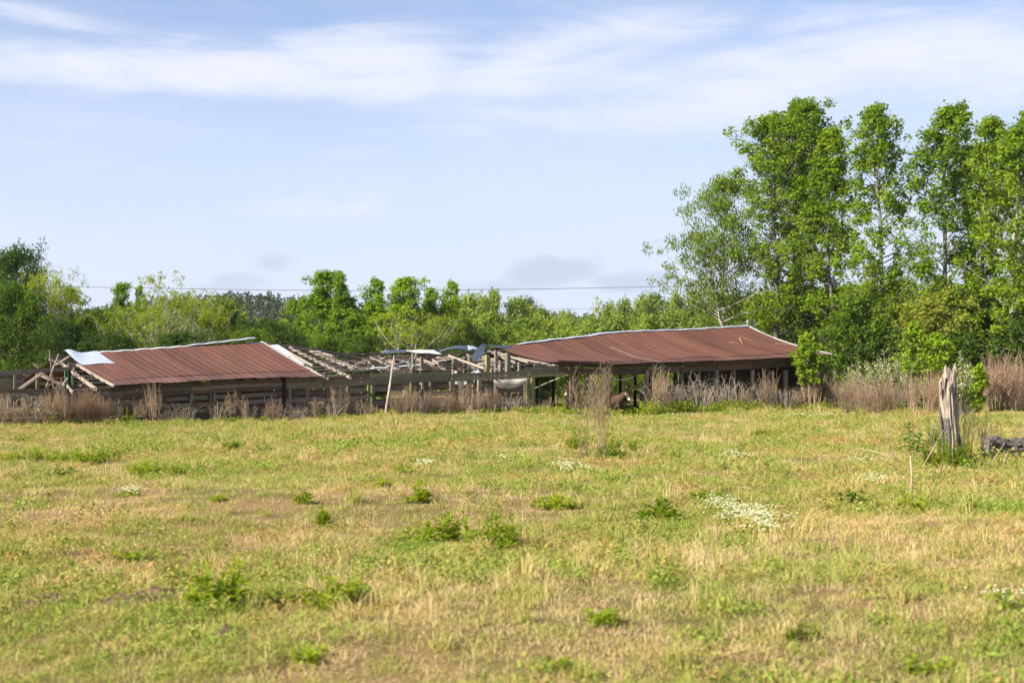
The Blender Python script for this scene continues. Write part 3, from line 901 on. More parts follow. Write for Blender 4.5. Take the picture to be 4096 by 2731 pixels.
mb = MB(); mb.grid(P - barn_o)
me = mb.mesh('torn_sheet', M['slate'], True); me.uv_layers.new(name='uv')
link('torn_sheet', me, roof_r)['label'] = 'torn grey sheet folded down from the roof end'
loose('torn_flap', [(1932, 1374, 6.4), (2070, 1379, 7.1), (2045, 1386, 6.6), (1990, 1390, 6.0)], 'slate', 'dark torn flap along the broken ridge', -0.06, parent=roof_r)
# long light seam where a sheet edge stands proud on the right roof, and two rust-stained ones
for t, s0, s1, mat in ((0.34, 0.32, 0.99, 'pale'),):
    p, q = SR(np.array(t), np.array(s0)) + [0, 0, 0.05], SR(np.array(t), np.array(s1)) + [0, 0, 0.055]
    m_ = SR(np.array(t), np.array((s0 + s1) / 2)) + [0, 0, 0.05]
    stick('seam_strip', p, m_, 0.012, 0.055, roof_r, mat); stick('seam_strip', m_, q, 0.012, 0.06, roof_r, mat)

# sheets and boards of the fallen far slope, lying steeply behind the tangle
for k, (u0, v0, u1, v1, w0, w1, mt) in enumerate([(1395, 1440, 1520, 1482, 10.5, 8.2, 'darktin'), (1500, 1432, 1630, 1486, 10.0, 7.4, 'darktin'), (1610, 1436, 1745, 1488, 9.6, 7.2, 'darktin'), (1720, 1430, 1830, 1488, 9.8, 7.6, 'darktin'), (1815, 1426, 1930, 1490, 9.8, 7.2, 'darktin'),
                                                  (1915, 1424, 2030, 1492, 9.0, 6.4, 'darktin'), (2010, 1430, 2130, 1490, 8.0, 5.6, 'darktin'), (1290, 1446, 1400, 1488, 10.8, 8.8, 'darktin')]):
    loose('fallen_sheet', [(u0, v0, w0), (u1, v0 + 4, w0 - 0.2), (u1 + 14, v1 + 2, w1), (u0 + 10, v1, w1)], mt, 'shade-coloured sheet of the fallen far slope', 0.10, 10, 3)

# ---- bare rafters and purlins of the broken stretch beside the left roof
fr = lambda v: 7.0 - 7.5 * min(1, max(0, (v - 1371) / 137))


def raf(u0, v0, w0, u1, v1, w1, px=9, mat='pale', name='rafter', thick=0.05):
    um = (u0 + u1) / 2
    wid = px * depth(um, (w0 + w1) / 2) / FOC
    return stick(name, bp(u0, v0, w0), bp(u1, v1, w1), wid, thick, frame, mat)


raf(1060, 1374, 7, 1160, 1385, 7, 10, 'wood', 'ridge_board'); raf(1150, 1382, 7, 1241, 1397, 7, 11, 'wood', 'ridge_board')
raf(1239, 1395, 7, 1500, 1446, 7.4, 7, 'wood', 'ridge_board'); raf(1239, 1399, 6.6, 1450, 1478, 1.2, 7, 'wood', 'ridge_board'); raf(1245, 1391, 7.3, 1420, 1424, 7.6, 6, 'wood', 'ridge_board')
raf(1400, 1424, 7.2, 1570, 1452, 6.5, 7, 'brown', 'ridge_board')
for u0, v0, u1, v1 in [(1076, 1381, 1312, 1517), (1158, 1388, 1402, 1510), (1118, 1386, 1250, 1462)]:
    raf(u0, v0 + 2, 6.9, u1, v1, -0.45, 12 if u0 != 1118 else 8)
raf(1240, 1404, 6.4, 1380, 1462, 2.0, 9); raf(1321, 1425, 5.2, 1418, 1480, 1.0, 11); raf(1262, 1404, 6.8, 1330, 1424, 4.0, 8)
for u0, v0, u1, v1 in [(1110, 1391.6, 1287, 1402), (1131, 1405, 1291, 1413), (1156, 1418, 1353, 1425), (1170, 1427, 1344, 1432), (1195, 1440, 1395, 1439), (1213, 1454, 1422, 1444), (1230, 1467, 1390, 1464),
                       (1250, 1479, 1436, 1475), (1266, 1491.5, 1464, 1479), (1287, 1504, 1402, 1498)]:
    w = fr(v0) + 0.05
    raf(u0, v0, w, u1, v1, w - 0.2, 4.5, 'wood' if v0 < 1450 else 'pale', 'purlin', 0.09)
# back half of the same stretch
for u0, v0, u1, v1, w0, w1 in [(1150, 1400, 1440, 1440, 9, 8.5), (1210, 1420, 1470, 1452, 10, 10), (1100, 1395, 1230, 1412, 9.5, 9.0), (1280, 1440, 1470, 1462, 11, 10)]:
    raf(u0, v0, w0, u1, v1, w1, 5, 'brown', 'purlin', 0.08)
for k in range(7):
    u = 1120 + k * 55
    raf(u, 1392 + k * 8, 7.2, u - 20 + k * 4, 1446 + k * 4, 13.2, 8, 'brown')
# tangle over the collapsed middle
for a in [(1450, 1417, 6, 1540, 1408, 6, 5, 'wood'), (1391, 1415, 8, 1480, 1414, 8, 5, 'wood'), (1480, 1424, 6.5, 1657, 1409, 6.0, 5, 'wood'), (1450, 1432, 5, 1700, 1418, 4.4, 5, 'wood'),
          (1484, 1444, 4, 1650, 1425, 3.5, 7, 'brown'), (1450, 1439, 4.5, 1556, 1451, 3.6, 6, 'wood'), (1578, 1441, 3.2, 1660, 1431, 3.0, 5, 'wood'), (1668, 1427, 3.5, 1785, 1418, 3.5, 8, 'brown'),
          (1776, 1421, 6.0, 1909, 1401, 6.4, 8, 'wood'), (1900, 1404, 6.4, 1988, 1394, 6.8, 6, 'wood'), (1440, 1478, 0.6, 1480, 1480, 0.5, 5, 'pale'), (1578, 1483, 0.5, 1785, 1481, 0.5, 4, 'brown'), (1665, 1460, 2.4, 1830, 1452, 2.6, 3.5, 'wood'),
          (1650, 1470, 2.0, 1760, 1466, 2.2, 5, 'brown'), (1450, 1484, 0.2, 1545, 1483, 0.2, 6, 'brown'), (1530, 1418, 8, 1760, 1412, 9, 5, 'brown'), (1560, 1430, 9, 1760, 1424, 9.5, 6, 'brown')]:
    raf(*a[:6], px=a[6], mat=a[7], name='purlin', thick=0.09)
for a in [(1473, 1449, 4.0, 1500, 1472, 1.6, 8), (1519, 1452, 4.6, 1617, 1488, 0.4, 12), (1556, 1436, 4.0, 1571, 1457, 2.6, 8), (1661, 1443, 4.0, 1784, 1479, 0.5, 6), (1714, 1427, 4.4, 1753, 1455, 2.0, 8),
          (1794, 1422, 3.0, 1936, 1473, -0.2, 9), (1868, 1417, 5.0, 1887, 1438, 3.4, 7), (1753, 1464, 2.0, 1782, 1481, 0.6, 6), (1659, 1438, 0.6, 1668, 1412, 0.6, 9), (1560, 1428, 5.6, 1640, 1452, 2.4, 7),
          (1620, 1422, 5.8, 1700, 1448, 2.0, 7), (1480, 1430, 5.0, 1530, 1448, 3.0, 7), (1690, 1438, 3.0, 1740, 1458, 1.4, 8), (1730, 1448, 3.4, 1772, 1442, 3.0, 5), (1404, 1472, 1.5, 1430, 1455, 3.0, 6),
          (1640, 1484, 0.5, 1660, 1455, 0.9, 7), (1540, 1488, 0.25, 1622, 1487, 0.2, 8), (1850, 1470, 2.8, 1880, 1440, 3.2, 6)]:
    raf(*a[:6], px=a[6], mat='pale')
for k in range(110):                                          # the rest of the tangle: short broken grey pieces
    u = rb.uniform(1390, 1985); v = rb.uniform(1416, 1480) if u > 1480 else rb.uniform(1440, 1482)
    w = float(np.clip(9.0 - (v - 1414) * 0.125 + rb.normal() * 0.8, 0.4, 9.5)); L_px = rb.uniform(22, 85)
    flat_ = rb.random() < 0.62
    dv = rb.normal() * 3 + 2 if flat_ else rb.uniform(-10, 26)
    raf(u, v, w, u + L_px, float(np.clip(v + dv, 1408, 1487)), float(np.clip(w + (rb.normal() * 0.4 if flat_ else -dv * 0.1), 0.3, 9.5)), rb.uniform(3.5, 8), ['wood', 'brown', 'wood', 'pale'][rb.integers(4)], 'broken_board', 0.05)
# purlins and rafters coming out from under the right roof
for i, (u0, v0, u1, v1) in enumerate([(1935, 1412, 2012, 1399), (1988, 1417, 2045, 1409), (1990, 1428, 2070, 1417), (2040, 1432, 2100, 1425), (2042, 1441, 2125, 1431), (2062, 1452, 2152, 1437), (2098, 1462, 2182, 1440), (2103, 1455, 2215, 1446), (2138, 1455, 2212, 1448), (2048, 1463, 2105, 1457), (2135, 1461, 2242, 1452)]):
    w = 6.0 - i * 0.55
    raf(u0, v0, w, u1 + 25, v1 - 2, w, 4.5, 'wood' if i % 3 else 'pale', 'purlin', 0.09)
for a in [(1950, 1402, 6.8, 2010, 1424, 4.0, 8), (1990, 1410, 6.0, 2110, 1448, 1.5, 8), (1930, 1430, 4.0, 1990, 1442, 2.5, 12), (2060, 1430, 4.6, 2220, 1462, 0.2, 9), (2000, 1425, 4.5, 2060, 1450, 1.8, 10)]:
    raf(*a[:6], px=a[6], mat='pale')
for t in np.linspace(0.06, 0.98, 14):                       # rafters under both roofs
    for S in (SL, SR):
        for s0, s1 in ((0.02, 0.34), (0.32, 0.64), (0.62, 0.925)):
            p, q = S(np.array(t), np.array(s0)) - [0, 0, 0.17], S(np.array(t), np.array(s1)) - [0, 0, 0.17]
            stick('rafter', p, q, 0.14, 0.05, frame, 'brown')
# left end: rafter tails, purlins and the fallen frame over the pen
for u0, v0, u1, v1 in [(193, 1424, 263, 1422), (184, 1432.5, 275, 1431.5), (210, 1439, 285, 1437), (220, 1445, 318, 1445), (271, 1453, 340, 1453), (272, 1460, 350, 1460), (273, 1468, 362, 1467), (290, 1485, 380, 1484), (297, 1503, 395, 1501), (352, 1516, 420, 1515), (365, 1530, 440, 1528), (292, 1562, 455, 1545)]:
    w = 7.0 - 7.4 * (v0 - 1420) / 125
    raf(u0, v0, max(w, -0.4), u1, v1, max(w, -0.4) , 5, 'wood' if v0 < 1450 else 'pale', 'purlin', 0.09)
raf(230, 1443, 6.6, 384, 1557, -0.45, 15, 'pale'); raf(195, 1437, 6.8, 300, 1478, 4.2, 8, 'wood'); raf(268, 1542, 0.4, 291, 1570, -0.45, 12, 'pale')
raf(199, 1399, 3.4, 215, 1552, 3.0, 6, 'wood', 'brace', 0.06); raf(235, 1416, 3.0, 183, 1552, 2.4, 5, 'wood', 'brace', 0.05); raf(278, 1424, 2.2, 210, 1468, 3.4, 5, 'pale', 'brace', 0.05)
raf(75, 1555, 0.6, 162, 1492, 2.0, 4, 'pale', 'brace', 0.05); raf(86, 1555, 0.5, 166, 1498, 1.8, 6, 'pale', 'brace', 0.05)
raf(165, 1491, 2.0, 241, 1541, 0.8, 9, 'brown'); raf(160, 1500, 2.6, 244, 1536, 1.4, 9, 'pale'); raf(134, 1454, 4.0, 156, 1472, 3.6, 9, 'brown')
raf(-300, 1502, 3.4, 0, 1492, 3.4, 17, 'wood', 'beam', 0.07); raf(0, 1492, 3.4, 165, 1482, 3.4, 19, 'wood', 'beam', 0.07); raf(165, 1482, 3.4, 290, 1473, 3.4, 17, 'wood', 'beam', 0.07)
raf(150, 1535, 5.0, 300, 1528, 5.0, 5, 'wood', 'purlin'); raf(215, 1512, 5.5, 400, 1506, 5.2, 5, 'wood', 'purlin'); raf(290, 1525, 4.8, 410, 1521, 4.6, 5, 'brown', 'purlin')
raf(240, 1552, 1.0, 272, 1510, 2.0, 6, 'pale', 'brace'); raf(246, 1554, 0.9, 276, 1508, 2.2, 4, 'pale', 'brace'); raf(320, 1543, 1.2, 352, 1527, 2.0, 7, 'pale', 'brace'); raf(365, 1514, 3.0, 380, 1503, 3.4, 7, 'pale', 'brace')
raf(180, 1548, 1.5, 215, 1532, 2.4, 3, 'pale', 'brace', 0.03); raf(218, 1555, 1.0, 300, 1495, 2.6, 3, 'pale', 'brace', 0.03); raf(310, 1540, 3.4, 322, 1528, 3.4, 9, 'pale', 'brace')


def line_part(name, pts, r, mat, parent, sides=5):
    P = np.array([bp(*p) for p in pts])
    mb = MB(); mb.tube(P - barn_o, r, sides)
    return link(name, mb.mesh(name, M[mat], True), parent)


for pts in [[(1478, 1473, 2.0), (1560, 1465, 1.6), (1642, 1440, 2.4)], [(1503, 1474, 2.4), (1680, 1458, 2.2), (1690, 1458, 2.0)], [(1745, 1446, 1.8), (1845, 1432, 2.6), (1890, 1428, 3.4)], [(1882, 1494, 0.5), (1925, 1466, 0.9), (1978, 1447, 1.6)], [(1445, 1480, 1.0), (1500, 1474, 1.4), (1540, 1466, 1.6)],
            [(1910, 1457, 1.2), (1950, 1452, 1.0), (2020, 1450, 1.6)]]:
    line_part('conduit', pts, 0.024, 'pipe', frame)
for pts in [[(259, 1482, 1.8), (260, 1515, 1.7), (259, 1552, 1.6)], [(287, 1506, 1.8), (289, 1530, 1.6), (290, 1545, 1.5)], [(1636, 1448, 1.6), (1644, 1465, 1.5), (1645, 1490, 1.3)], [(1660, 1456, 1.6), (1664, 1470, 1.4), (1665, 1490, 1.3)]]:
    line_part('green_hose', pts, 0.02, 'hose', frame)
line_part('cable', [(2433, 1501, 0.2), (2452, 1511, 0.2), (2470, 1518, 0.2), (2500, 1518, 0.2), (2528, 1510, 0.2), (2548, 1498, 0.2)], 0.02, 'rope', front_wall)
line_part('cable', [(2140, 1552, 3.0), (2185, 1532, 2.2), (2255, 1503, 1.0)], 0.013, 'rope', front_wall)
# torn tarp hanging below the beam
A, B = bp(1972, 1521, -0.06), bp(2116, 1512, -0.06)
a, b = np.meshgrid(np.linspace(0, 1, 30), np.linspace(0, 1, 8), indexing='ij')
drop = (0.18 + 0.22 * np.sin(np.pi * np.clip(a * 1.15, 0, 1)) + 0.08 * vnoise(a * 9, a * 0, 1.0))
P = A + (B - A) * a[..., None] + np.array([0, 0, -1.0]) * (drop * b)[..., None] - PX * (0.05 * np.sin(a * 11) * b + 0.07 * np.sin(np.pi * b))[..., None]
mb = MB(); mb.grid(P - barn_o); link('torn_tarp', mb.mesh('torn_tarp', M['rag'], True), front_wall)
A = bp(1820, 1524, -0.06)
P = A + AX * (a * 0.62)[..., None] + np.array([0, 0, -1.0]) * ((0.12 + 0.30 * np.sin(np.pi * a) ** 3) * b)[..., None] - PX * (0.06 * np.sin(a * 8) * b)[..., None]
mb = MB(); mb.grid(P - barn_o); link('torn_tarp', mb.mesh('torn_tarp', M['rag'], True), front_wall)
# wire fence panel at the back of the open bay
mb = MB()
for k in range(12):
    p, q = bp(2135, 1600, 7.0), bp(2240, 1600, 7.0)
    p[2] = gz(p[0], p[1]) + 0.1 + k * 0.12; q[2] = gz(q[0], q[1]) + 0.1 + k * 0.12
    mb.tube(np.array([p, (p + q) / 2, q]) - barn_o, 0.006, 3, cap=False)
for k in range(16):
    p = bp(2135, 1600, 7.0) * (1 - k / 15) + bp(2240, 1600, 7.0) * (k / 15)
    p[2] = gz(p[0], p[1]); q = p + [0, 0, 1.5]
    mb.tube(np.array([p, (p + q) / 2, q]) - barn_o, 0.006, 3, cap=False)
link('wire_panel', mb.mesh('wire_panel', M['wire']), back_wall)
# electric service mast at the far end of the ridge
mast_o = bp(2990, 1306, 6.9)
mast = empty('service_mast', mast_o)
tag(mast, 'short grey electric mast with looped cable on the roof ridge end', 'mast')
mb = MB(); mb.tube([(0, 0, -0.3), (0, 0, 0.16), (0, 0, 0.22)], [0.035, 0.035, 0.035], 8); link('pipe', mb.mesh('pipe', M['mast'], True), mast)
mb = MB(); mb.tube([(0, 0, 0.2), (0.0, 0, 0.3), (0.03, 0, 0.36), (0.05, 0, 0.37)], [0.06, 0.075, 0.06, 0.02], 8); link('weather_head', mb.mesh('weather_head', M['mast'], True), mast)
for pts in [[(0.05, 0, 0.3), (0.25, 0.1, 0.42), (0.42, 0.1, 0.28), (0.5, 0.1, 0.16), (0.62, 0.2, 0.3), (0.66, 0.2, 0.12), (0.6, 0.2, -0.05), (1.4, 0.6, -0.25), (3.5, 2.0, -0.5), (9, 6, 0.4)], [(0.05, 0, 0.26), (0.3, 0.1, 0.3), (0.45, 0.1, 0.1), (0.3, 0.1, 0.02), (0.7, 0.2, 0.05)]]:
    mb = MB(); mb.tube(np.array(pts), 0.018, 4); link('cable', mb.mesh('cable', M['wire'], True), mast)


# ------------------------------------------------------------------ plants: leaves, trees, shrubs
def unit(v):
    return v / (np.linalg.norm(v, axis=-1, keepdims=True) + 1e-9)


def frames(nrm, rng):
    """rotation matrices whose z column is nrm, spun at random"""
    z = unit(nrm)
    a = unit(np.cross(z, unit(rng.normal(size=z.shape))))
    b = np.cross(z, a)
    return np.stack([a, b, z], -1)


def lobes(angs, lens, wid):
    V = [[0, 0, 0]]; Q = []
    for a, l in zip(angs, lens):
        d = np.array([math.sin(a), math.cos(a), 0]); s = np.array([math.cos(a), -math.sin(a), 0])
        i = len(V)
        V += [list(d * l * 0.45 + s * wid * l + [0, 0, 0.04]), list(d * l + [0, 0, -0.14]), list(d * l * 0.45 - s * wid * l + [0, 0, 0.04])]
        Q.append([0, i, i + 1, i + 2])
    return np.array(V, float), np.array(Q)


STAR = lobes((-1.15, 0, 1.15), (0.8, 1.0, 0.8), 0.30)
LEAF = lobes((0,), (1.0,), 0.30)
PAIR = lobes((-0.7, 0.8), (1.0, 0.9), 0.27)
LONG = lobes((0,), (1.0,), 0.16)
TRIP = lobes((-2.1, 0, 2.1), (1.0, 1.0, 1.0), 0.26)


def leaves(mb, C, nrm, size, tpl, rng, m=0, mats=None):
    V, Q = tpl
    N = len(C)
    R = frames(nrm, rng)
    W = np.einsum('nij,kj->nki', R, V) * np.broadcast_to(np.asarray(size, float), (N,))[:, None, None] + C[:, None]
    QQ = Q[None] + (np.arange(N) * len(V))[:, None, None]
    mb.add(W.reshape(-1, 3), QQ.reshape(-1, 4), m=m)


def hang(mb, C, size, rng, m=0):
    """long leaves hanging down"""
    N = len(C)
    tip = unit(rng.normal(size=(N, 3)) * [0.45, 0.45, 0.25] + [0, 0, -1.0])
    side = unit(np.cross(tip, unit(rng.normal(size=(N, 3)))))
    L = np.broadcast_to(np.asarray(size, float), (N,))[:, None]
    P = np.stack([C, C + tip * L * 0.45 + side * L * 0.16, C + tip * L, C + tip * L * 0.45 - side * L * 0.16], 1)
    mb.add(P.reshape(-1, 3), (np.arange(N) * 4)[:, None] + np.arange(4)[None], m=m)


def make_tree(seed, H, cb, R, nl=60, per=34, rc=0.55, size=0.22, tpl=STAR, up=0.75, tr=0.16, lean=(0, 0), prof='column', trunks=1, spread=0.0, twigs=True, bare=0.0, droop=False, flat=1.0, limb_r=0.035):
    """trunk and crown meshes (MB) of one tree standing at the origin. cb: where the crown starts (share of H)"""
    rng = np.random.default_rng(seed)
    T, C = MB(), MB()
    cl = []
    for k in range(trunks):
        n = 9
        th = rng.random() * 6.28
        ln = np.array(lean) + (np.array([math.cos(th), math.sin(th)]) * spread if trunks > 1 else 0)
        hh = H * (1 if k == 0 else rng.uniform(0.75, 1.0))
        t = np.linspace(0, 1, n)
        ctr = np.stack([ln[0] * t ** 1.2 * hh + np.cumsum(rng.normal(size=n)) * 0.012 * hh * t, ln[1] * t ** 1.2 * hh + np.cumsum(rng.normal(size=n)) * 0.012 * hh * t, t * hh * 0.97], -1)
        ctr[0] = [rng.normal() * 0.1 * (trunks > 1), rng.normal() * 0.1 * (trunks > 1), -0.3]
        T.tube(ctr, tr * (1 - t) ** 0.8 + 0.015, 7)
        nlk = nl // trunks
        for i in range(nlk):
            h = cb + (1 - cb) * ((i + rng.random()) / nlk)
            s = (h - cb) / (1 - cb + 1e-6)
            if prof == 'column':
                r = R * (0.62 + 0.38 * math.sin(math.pi * min(1, s * 0.9 + 0.12))) * min(1.0, ((1 - s) / 0.2 + 0.12)) ** 0.7
            elif prof == 'spire':
                r = R * min(1.0, (1 - s) / 0.5 + 0.10) ** 0.75 * rng.uniform(0.5, 1.3)
            elif prof == 'cone':
                r = R * (1.02 - s) ** 0.9
            elif prof == 'round':
                r = R * math.sqrt(max(0.03, 1 - (2 * s - 0.95) ** 2))
            else:
                r = R * (0.8 + 0.3 * math.sin(3 * s)) * min(1.0, (1 - s) / 0.3 + 0.15)
            if prof == 'column' and s < 0.5 and rng.random() < 0.24:
                continue
            r *= rng.uniform(0.5, 1.2)
            a = i * 2.4 + rng.random() * 1.3
            p0 = np.array([np.interp(h, t, ctr[:, j]) for j in range(3)])
            rise = r * up * rng.uniform(0.6, 1.3)
            e = p0 + np.array([math.cos(a) * r, math.sin(a) * r * flat, rise])
            e[2] = min(e[2], H * 1.0)
            mid = (p0 + e) / 2 + np.array([math.cos(a), math.sin(a), 0]) * r * 0.08 + rng.normal(size=3) * 0.05 * r
            q1 = (p0 + mid) / 2 + rng.normal(size=3) * 0.03 * r; q2 = (mid + e) / 2 + rng.normal(size=3) * 0.05 * r
            pts = np.array([p0, q1, mid, q2, e])
            rr = limb_r * (1 - 0.6 * s) * (0.5 + r / R)
            T.tube(pts, rr * np.array([1, 0.8, 0.6, 0.42, 0.15]), 4, cap=False)
            if rng.random() < bare:
                continue
            for f in (0.45, 0.65, 0.85, 1.0):
                if f < 0.6 and rng.random() < 0.4:
                    continue
                c = np.array([np.interp(f, [0, .25, .5, .75, 1], pts[:, j]) for j in range(3)])
                c2 = c + rng.normal(size=3) * r * 0.17
                cl.append((c2, rc * rng.uniform(0.7, 1.25)))
                if twigs:
                    T.tube(np.array([c, (c + c2) / 2 + rng.normal(size=3) * 0.04, c2]), [0.014, 0.01, 0.004], 3, cap=False)
        cl.append((ctr[-1], rc))
        cl.append((ctr[-2] + rng.normal(size=3) * 0.2, rc))
    cc = np.array([c for c, _ in cl]); rr = np.array([r for _, r in cl])
    nn = np.maximum(3, (per * (rr / rc) ** 2 * rng.uniform(0.55, 1.3, len(rr))).astype(int))
    idx = np.repeat(np.arange(len(cc)), nn)
    d = rng.normal(size=(len(idx), 3)) * [1, 1, 0.75]
    d = unit(d) * (rng.random((len(idx), 1)) ** 0.45)
    pos = cc[idx] + d * rr[idx][:, None]
    nrm = unit(d * 0.6 + np.array([0, 0, 0.75]) + rng.normal(size=d.shape) * 0.55)
    sz = size * rng.uniform(0.6, 1.25, len(idx))
    if droop:
        hang(C, pos, sz, rng)
    else:
        leaves(C, pos, nrm, sz, tpl, rng)
    return T, C


PROTO = {}


def proto(key, **kw):
    """mesh pair shared by look-alike trees; H and R are remembered so that copies can be scaled to size"""
    leafm, barkm = kw.pop('leaf'), kw.pop('barkm', 'bark')
    T, C = make_tree(**kw)
    PROTO[key] = (T.mesh('trunk_' + key, M[barkm], True), C.mesh('crown_' + key, M[leafm]), kw['H'], kw['R'])


def place(name, key, u, vtop, Y, wpx, label, cat='tree', group=None, rot=None, trunk='trunk', crown='crown', rs=random.Random(3)):
    tm, cm, H, R = PROTO[key]
    p = at(u, vtop, Y)
    z0 = gz(p[0], p[1])
    o = empty(name, (p[0], p[1], z0))
    tag(o, label, cat, group)
    h = (p[2] - z0) / H
    r = (wpx / 2 * Y / FOC) / R
    o.rotation_euler = (0, 0, rs.random() * 6.28 if rot is None else rot)
    for nm, me in ((trunk, tm), (crown, cm)):
        c = link(nm, me, o)
        c.scale = (r, r, h)
    return o


def unique(name, u, vtop, Y, wpx, label, leaf, barkm='bark', cat='tree', group=None, **kw):
    p = at(u, vtop, Y); z0 = gz(p[0], p[1])
    H = p[2] - z0
    T, C = make_tree(H=H, R=wpx / 2 * Y / FOC, **kw)
    o = empty(name, (p[0], p[1], z0)); tag(o, label, cat, group)
    link('trunk', T.mesh('trunk', M[barkm], True), o)
    link('crown', C.mesh('crown', M[leaf]), o)
    return o


# ---- tall row on the right
G_R = 'tall slender trees beside the barn'
GUM = dict(rc=0.44, size=0.165, per=40, nl=118, tr=0.17, up=0.9)
unique('gum_tree', 3095, 440, 95, 310, 'tall gum at the left shoulder of the tall row, beside the drooping-leaved tree', 'gum', group=G_R, seed=21, cb=0.22, **GUM)
unique('gum_tree', 3262, 388, 94, 310, 'tallest gum of the row behind the barn roof end, forked grey trunk', 'gum', group=G_R, seed=22, cb=0.16, **GUM)
unique('gum_tree', 3335, 500, 92, 175, 'narrow tall gum crowded against the tallest one on its right', 'gum', group=G_R, seed=23, cb=0.14, **GUM)
unique('gum_tree', 3170, 410, 99, 252, 'tall gum filling the gap between the left-shoulder gum and the tallest one', 'gum', group=G_R, seed=29, cb=0.3, **GUM)
unique('gum_tree', 3535, 408, 86, 240, 'tall gum standing alone with sky on both sides of its crown', 'gum', group=G_R, seed=24, cb=0.16, **GUM)
unique('gum_tree', 3790, 402, 84, 265, 'dark-trunked tall gum above the broken stump', 'gum', group=G_R, seed=25, cb=0.20, **GUM)
unique('gum_tree', 3925, 470, 88, 218, 'tall gum between the stump gum and the pale-trunked one', 'gum', group=G_R, seed=26, cb=0.25, **GUM)
unique('gum_tree', 4030, 520, 80, 299, 'pale-trunked tall gum near the right edge of the picture', 'gum', 'barkpale', group=G_R, seed=27, cb=0.12, **GUM)
unique('gum_tree', 4150, 420, 84, 299, 'tall gum cut by the right edge of the picture', 'gum', group=G_R, seed=28, cb=0.12, **GUM)
unique('drooping_tree', 2900, 700, 97, 330, 'drooping-leaved tree with a straight pale trunk behind the roof ridge', 'cherry', 'barkpale', group=G_R, seed=31, cb=0.36, rc=0.55, size=0.24, per=60, nl=70, tr=0.10, up=0.6, droop=True, lean=(-0.03, 0))
unique('drooping_tree', 2950, 920, 96, 430, 'slanting drooping-leaved tree leaning left over the roof ridge', 'cherry', 'barkpale', group=G_R, seed=32, cb=0.32, rc=0.42, size=0.24, per=44, nl=46, tr=0.10, up=0.5, droop=True, lean=(-0.22, 0))
unique('gum_sapling', 3235, 1335, 76.2, 85, 'bright young gum hanging over the lower corner of the right roof', 'gum', group='bushes at the right roof end', seed=37, cb=0.36, rc=0.26, size=0.15, per=26, nl=34, tr=0.05, up=0.3, prof='egg')
GB = dict(rc=0.5, size=0.17, per=30, tr=0.07, up=0.4, prof='round', trunks=2, spread=0.12)
unique('bush', 3090, 1170, 98, 330, 'leafy gum thicket rising just behind the right roof slope', 'gum', cat='bush', group='bushes at the right roof end', seed=41, cb=0.15, nl=70, **GB)
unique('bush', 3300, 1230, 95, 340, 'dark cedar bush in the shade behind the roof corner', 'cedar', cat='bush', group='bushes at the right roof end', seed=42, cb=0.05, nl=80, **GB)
unique('bush', 3450, 1190, 86, 300, 'green bush at the foot of the lone tall gum', 'mid', cat='bush', group='bushes at the right roof end', seed=43, cb=0.08, nl=70, **GB)
unique('bush', 3740, 1150, 82, 300, 'rounded olive-green shrub left of and above the broken stump', 'olive', cat='bush', group='bushes under the tall trees', seed=44, cb=0.12, nl=90, rc=0.45, size=0.13, per=44, tr=0.07, up=0.4, prof='round', trunks=3, spread=0.15)
unique('bush', 3700, 1290, 74, 150, 'bright star-leaved bush left of the stump top', 'gumlight', cat='bush', group='bushes under the tall trees', seed=45, cb=0.02, nl=80, **{**GB, 'rc': 0.28, 'size': 0.14, 'prof': 'egg', 'trunks': 3, 'spread': 0.2})
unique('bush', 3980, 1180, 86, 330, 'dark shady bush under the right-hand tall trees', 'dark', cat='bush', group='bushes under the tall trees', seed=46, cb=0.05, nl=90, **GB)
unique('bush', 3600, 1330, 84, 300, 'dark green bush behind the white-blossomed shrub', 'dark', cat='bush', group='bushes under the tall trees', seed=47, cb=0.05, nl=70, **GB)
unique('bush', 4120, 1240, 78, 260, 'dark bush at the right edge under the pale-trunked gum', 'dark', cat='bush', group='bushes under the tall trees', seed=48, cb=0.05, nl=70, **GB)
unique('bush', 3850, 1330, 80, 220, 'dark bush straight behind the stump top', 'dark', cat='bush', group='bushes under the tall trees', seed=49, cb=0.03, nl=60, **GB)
unique('bush', 3895, 1475, 66, 70, 'small bright green bush right of the stump top', 'gumlight', cat='bush', group='bushes under the tall trees', seed=50, cb=0.1, nl=24, **{**GB, 'rc': 0.22, 'size': 0.14})


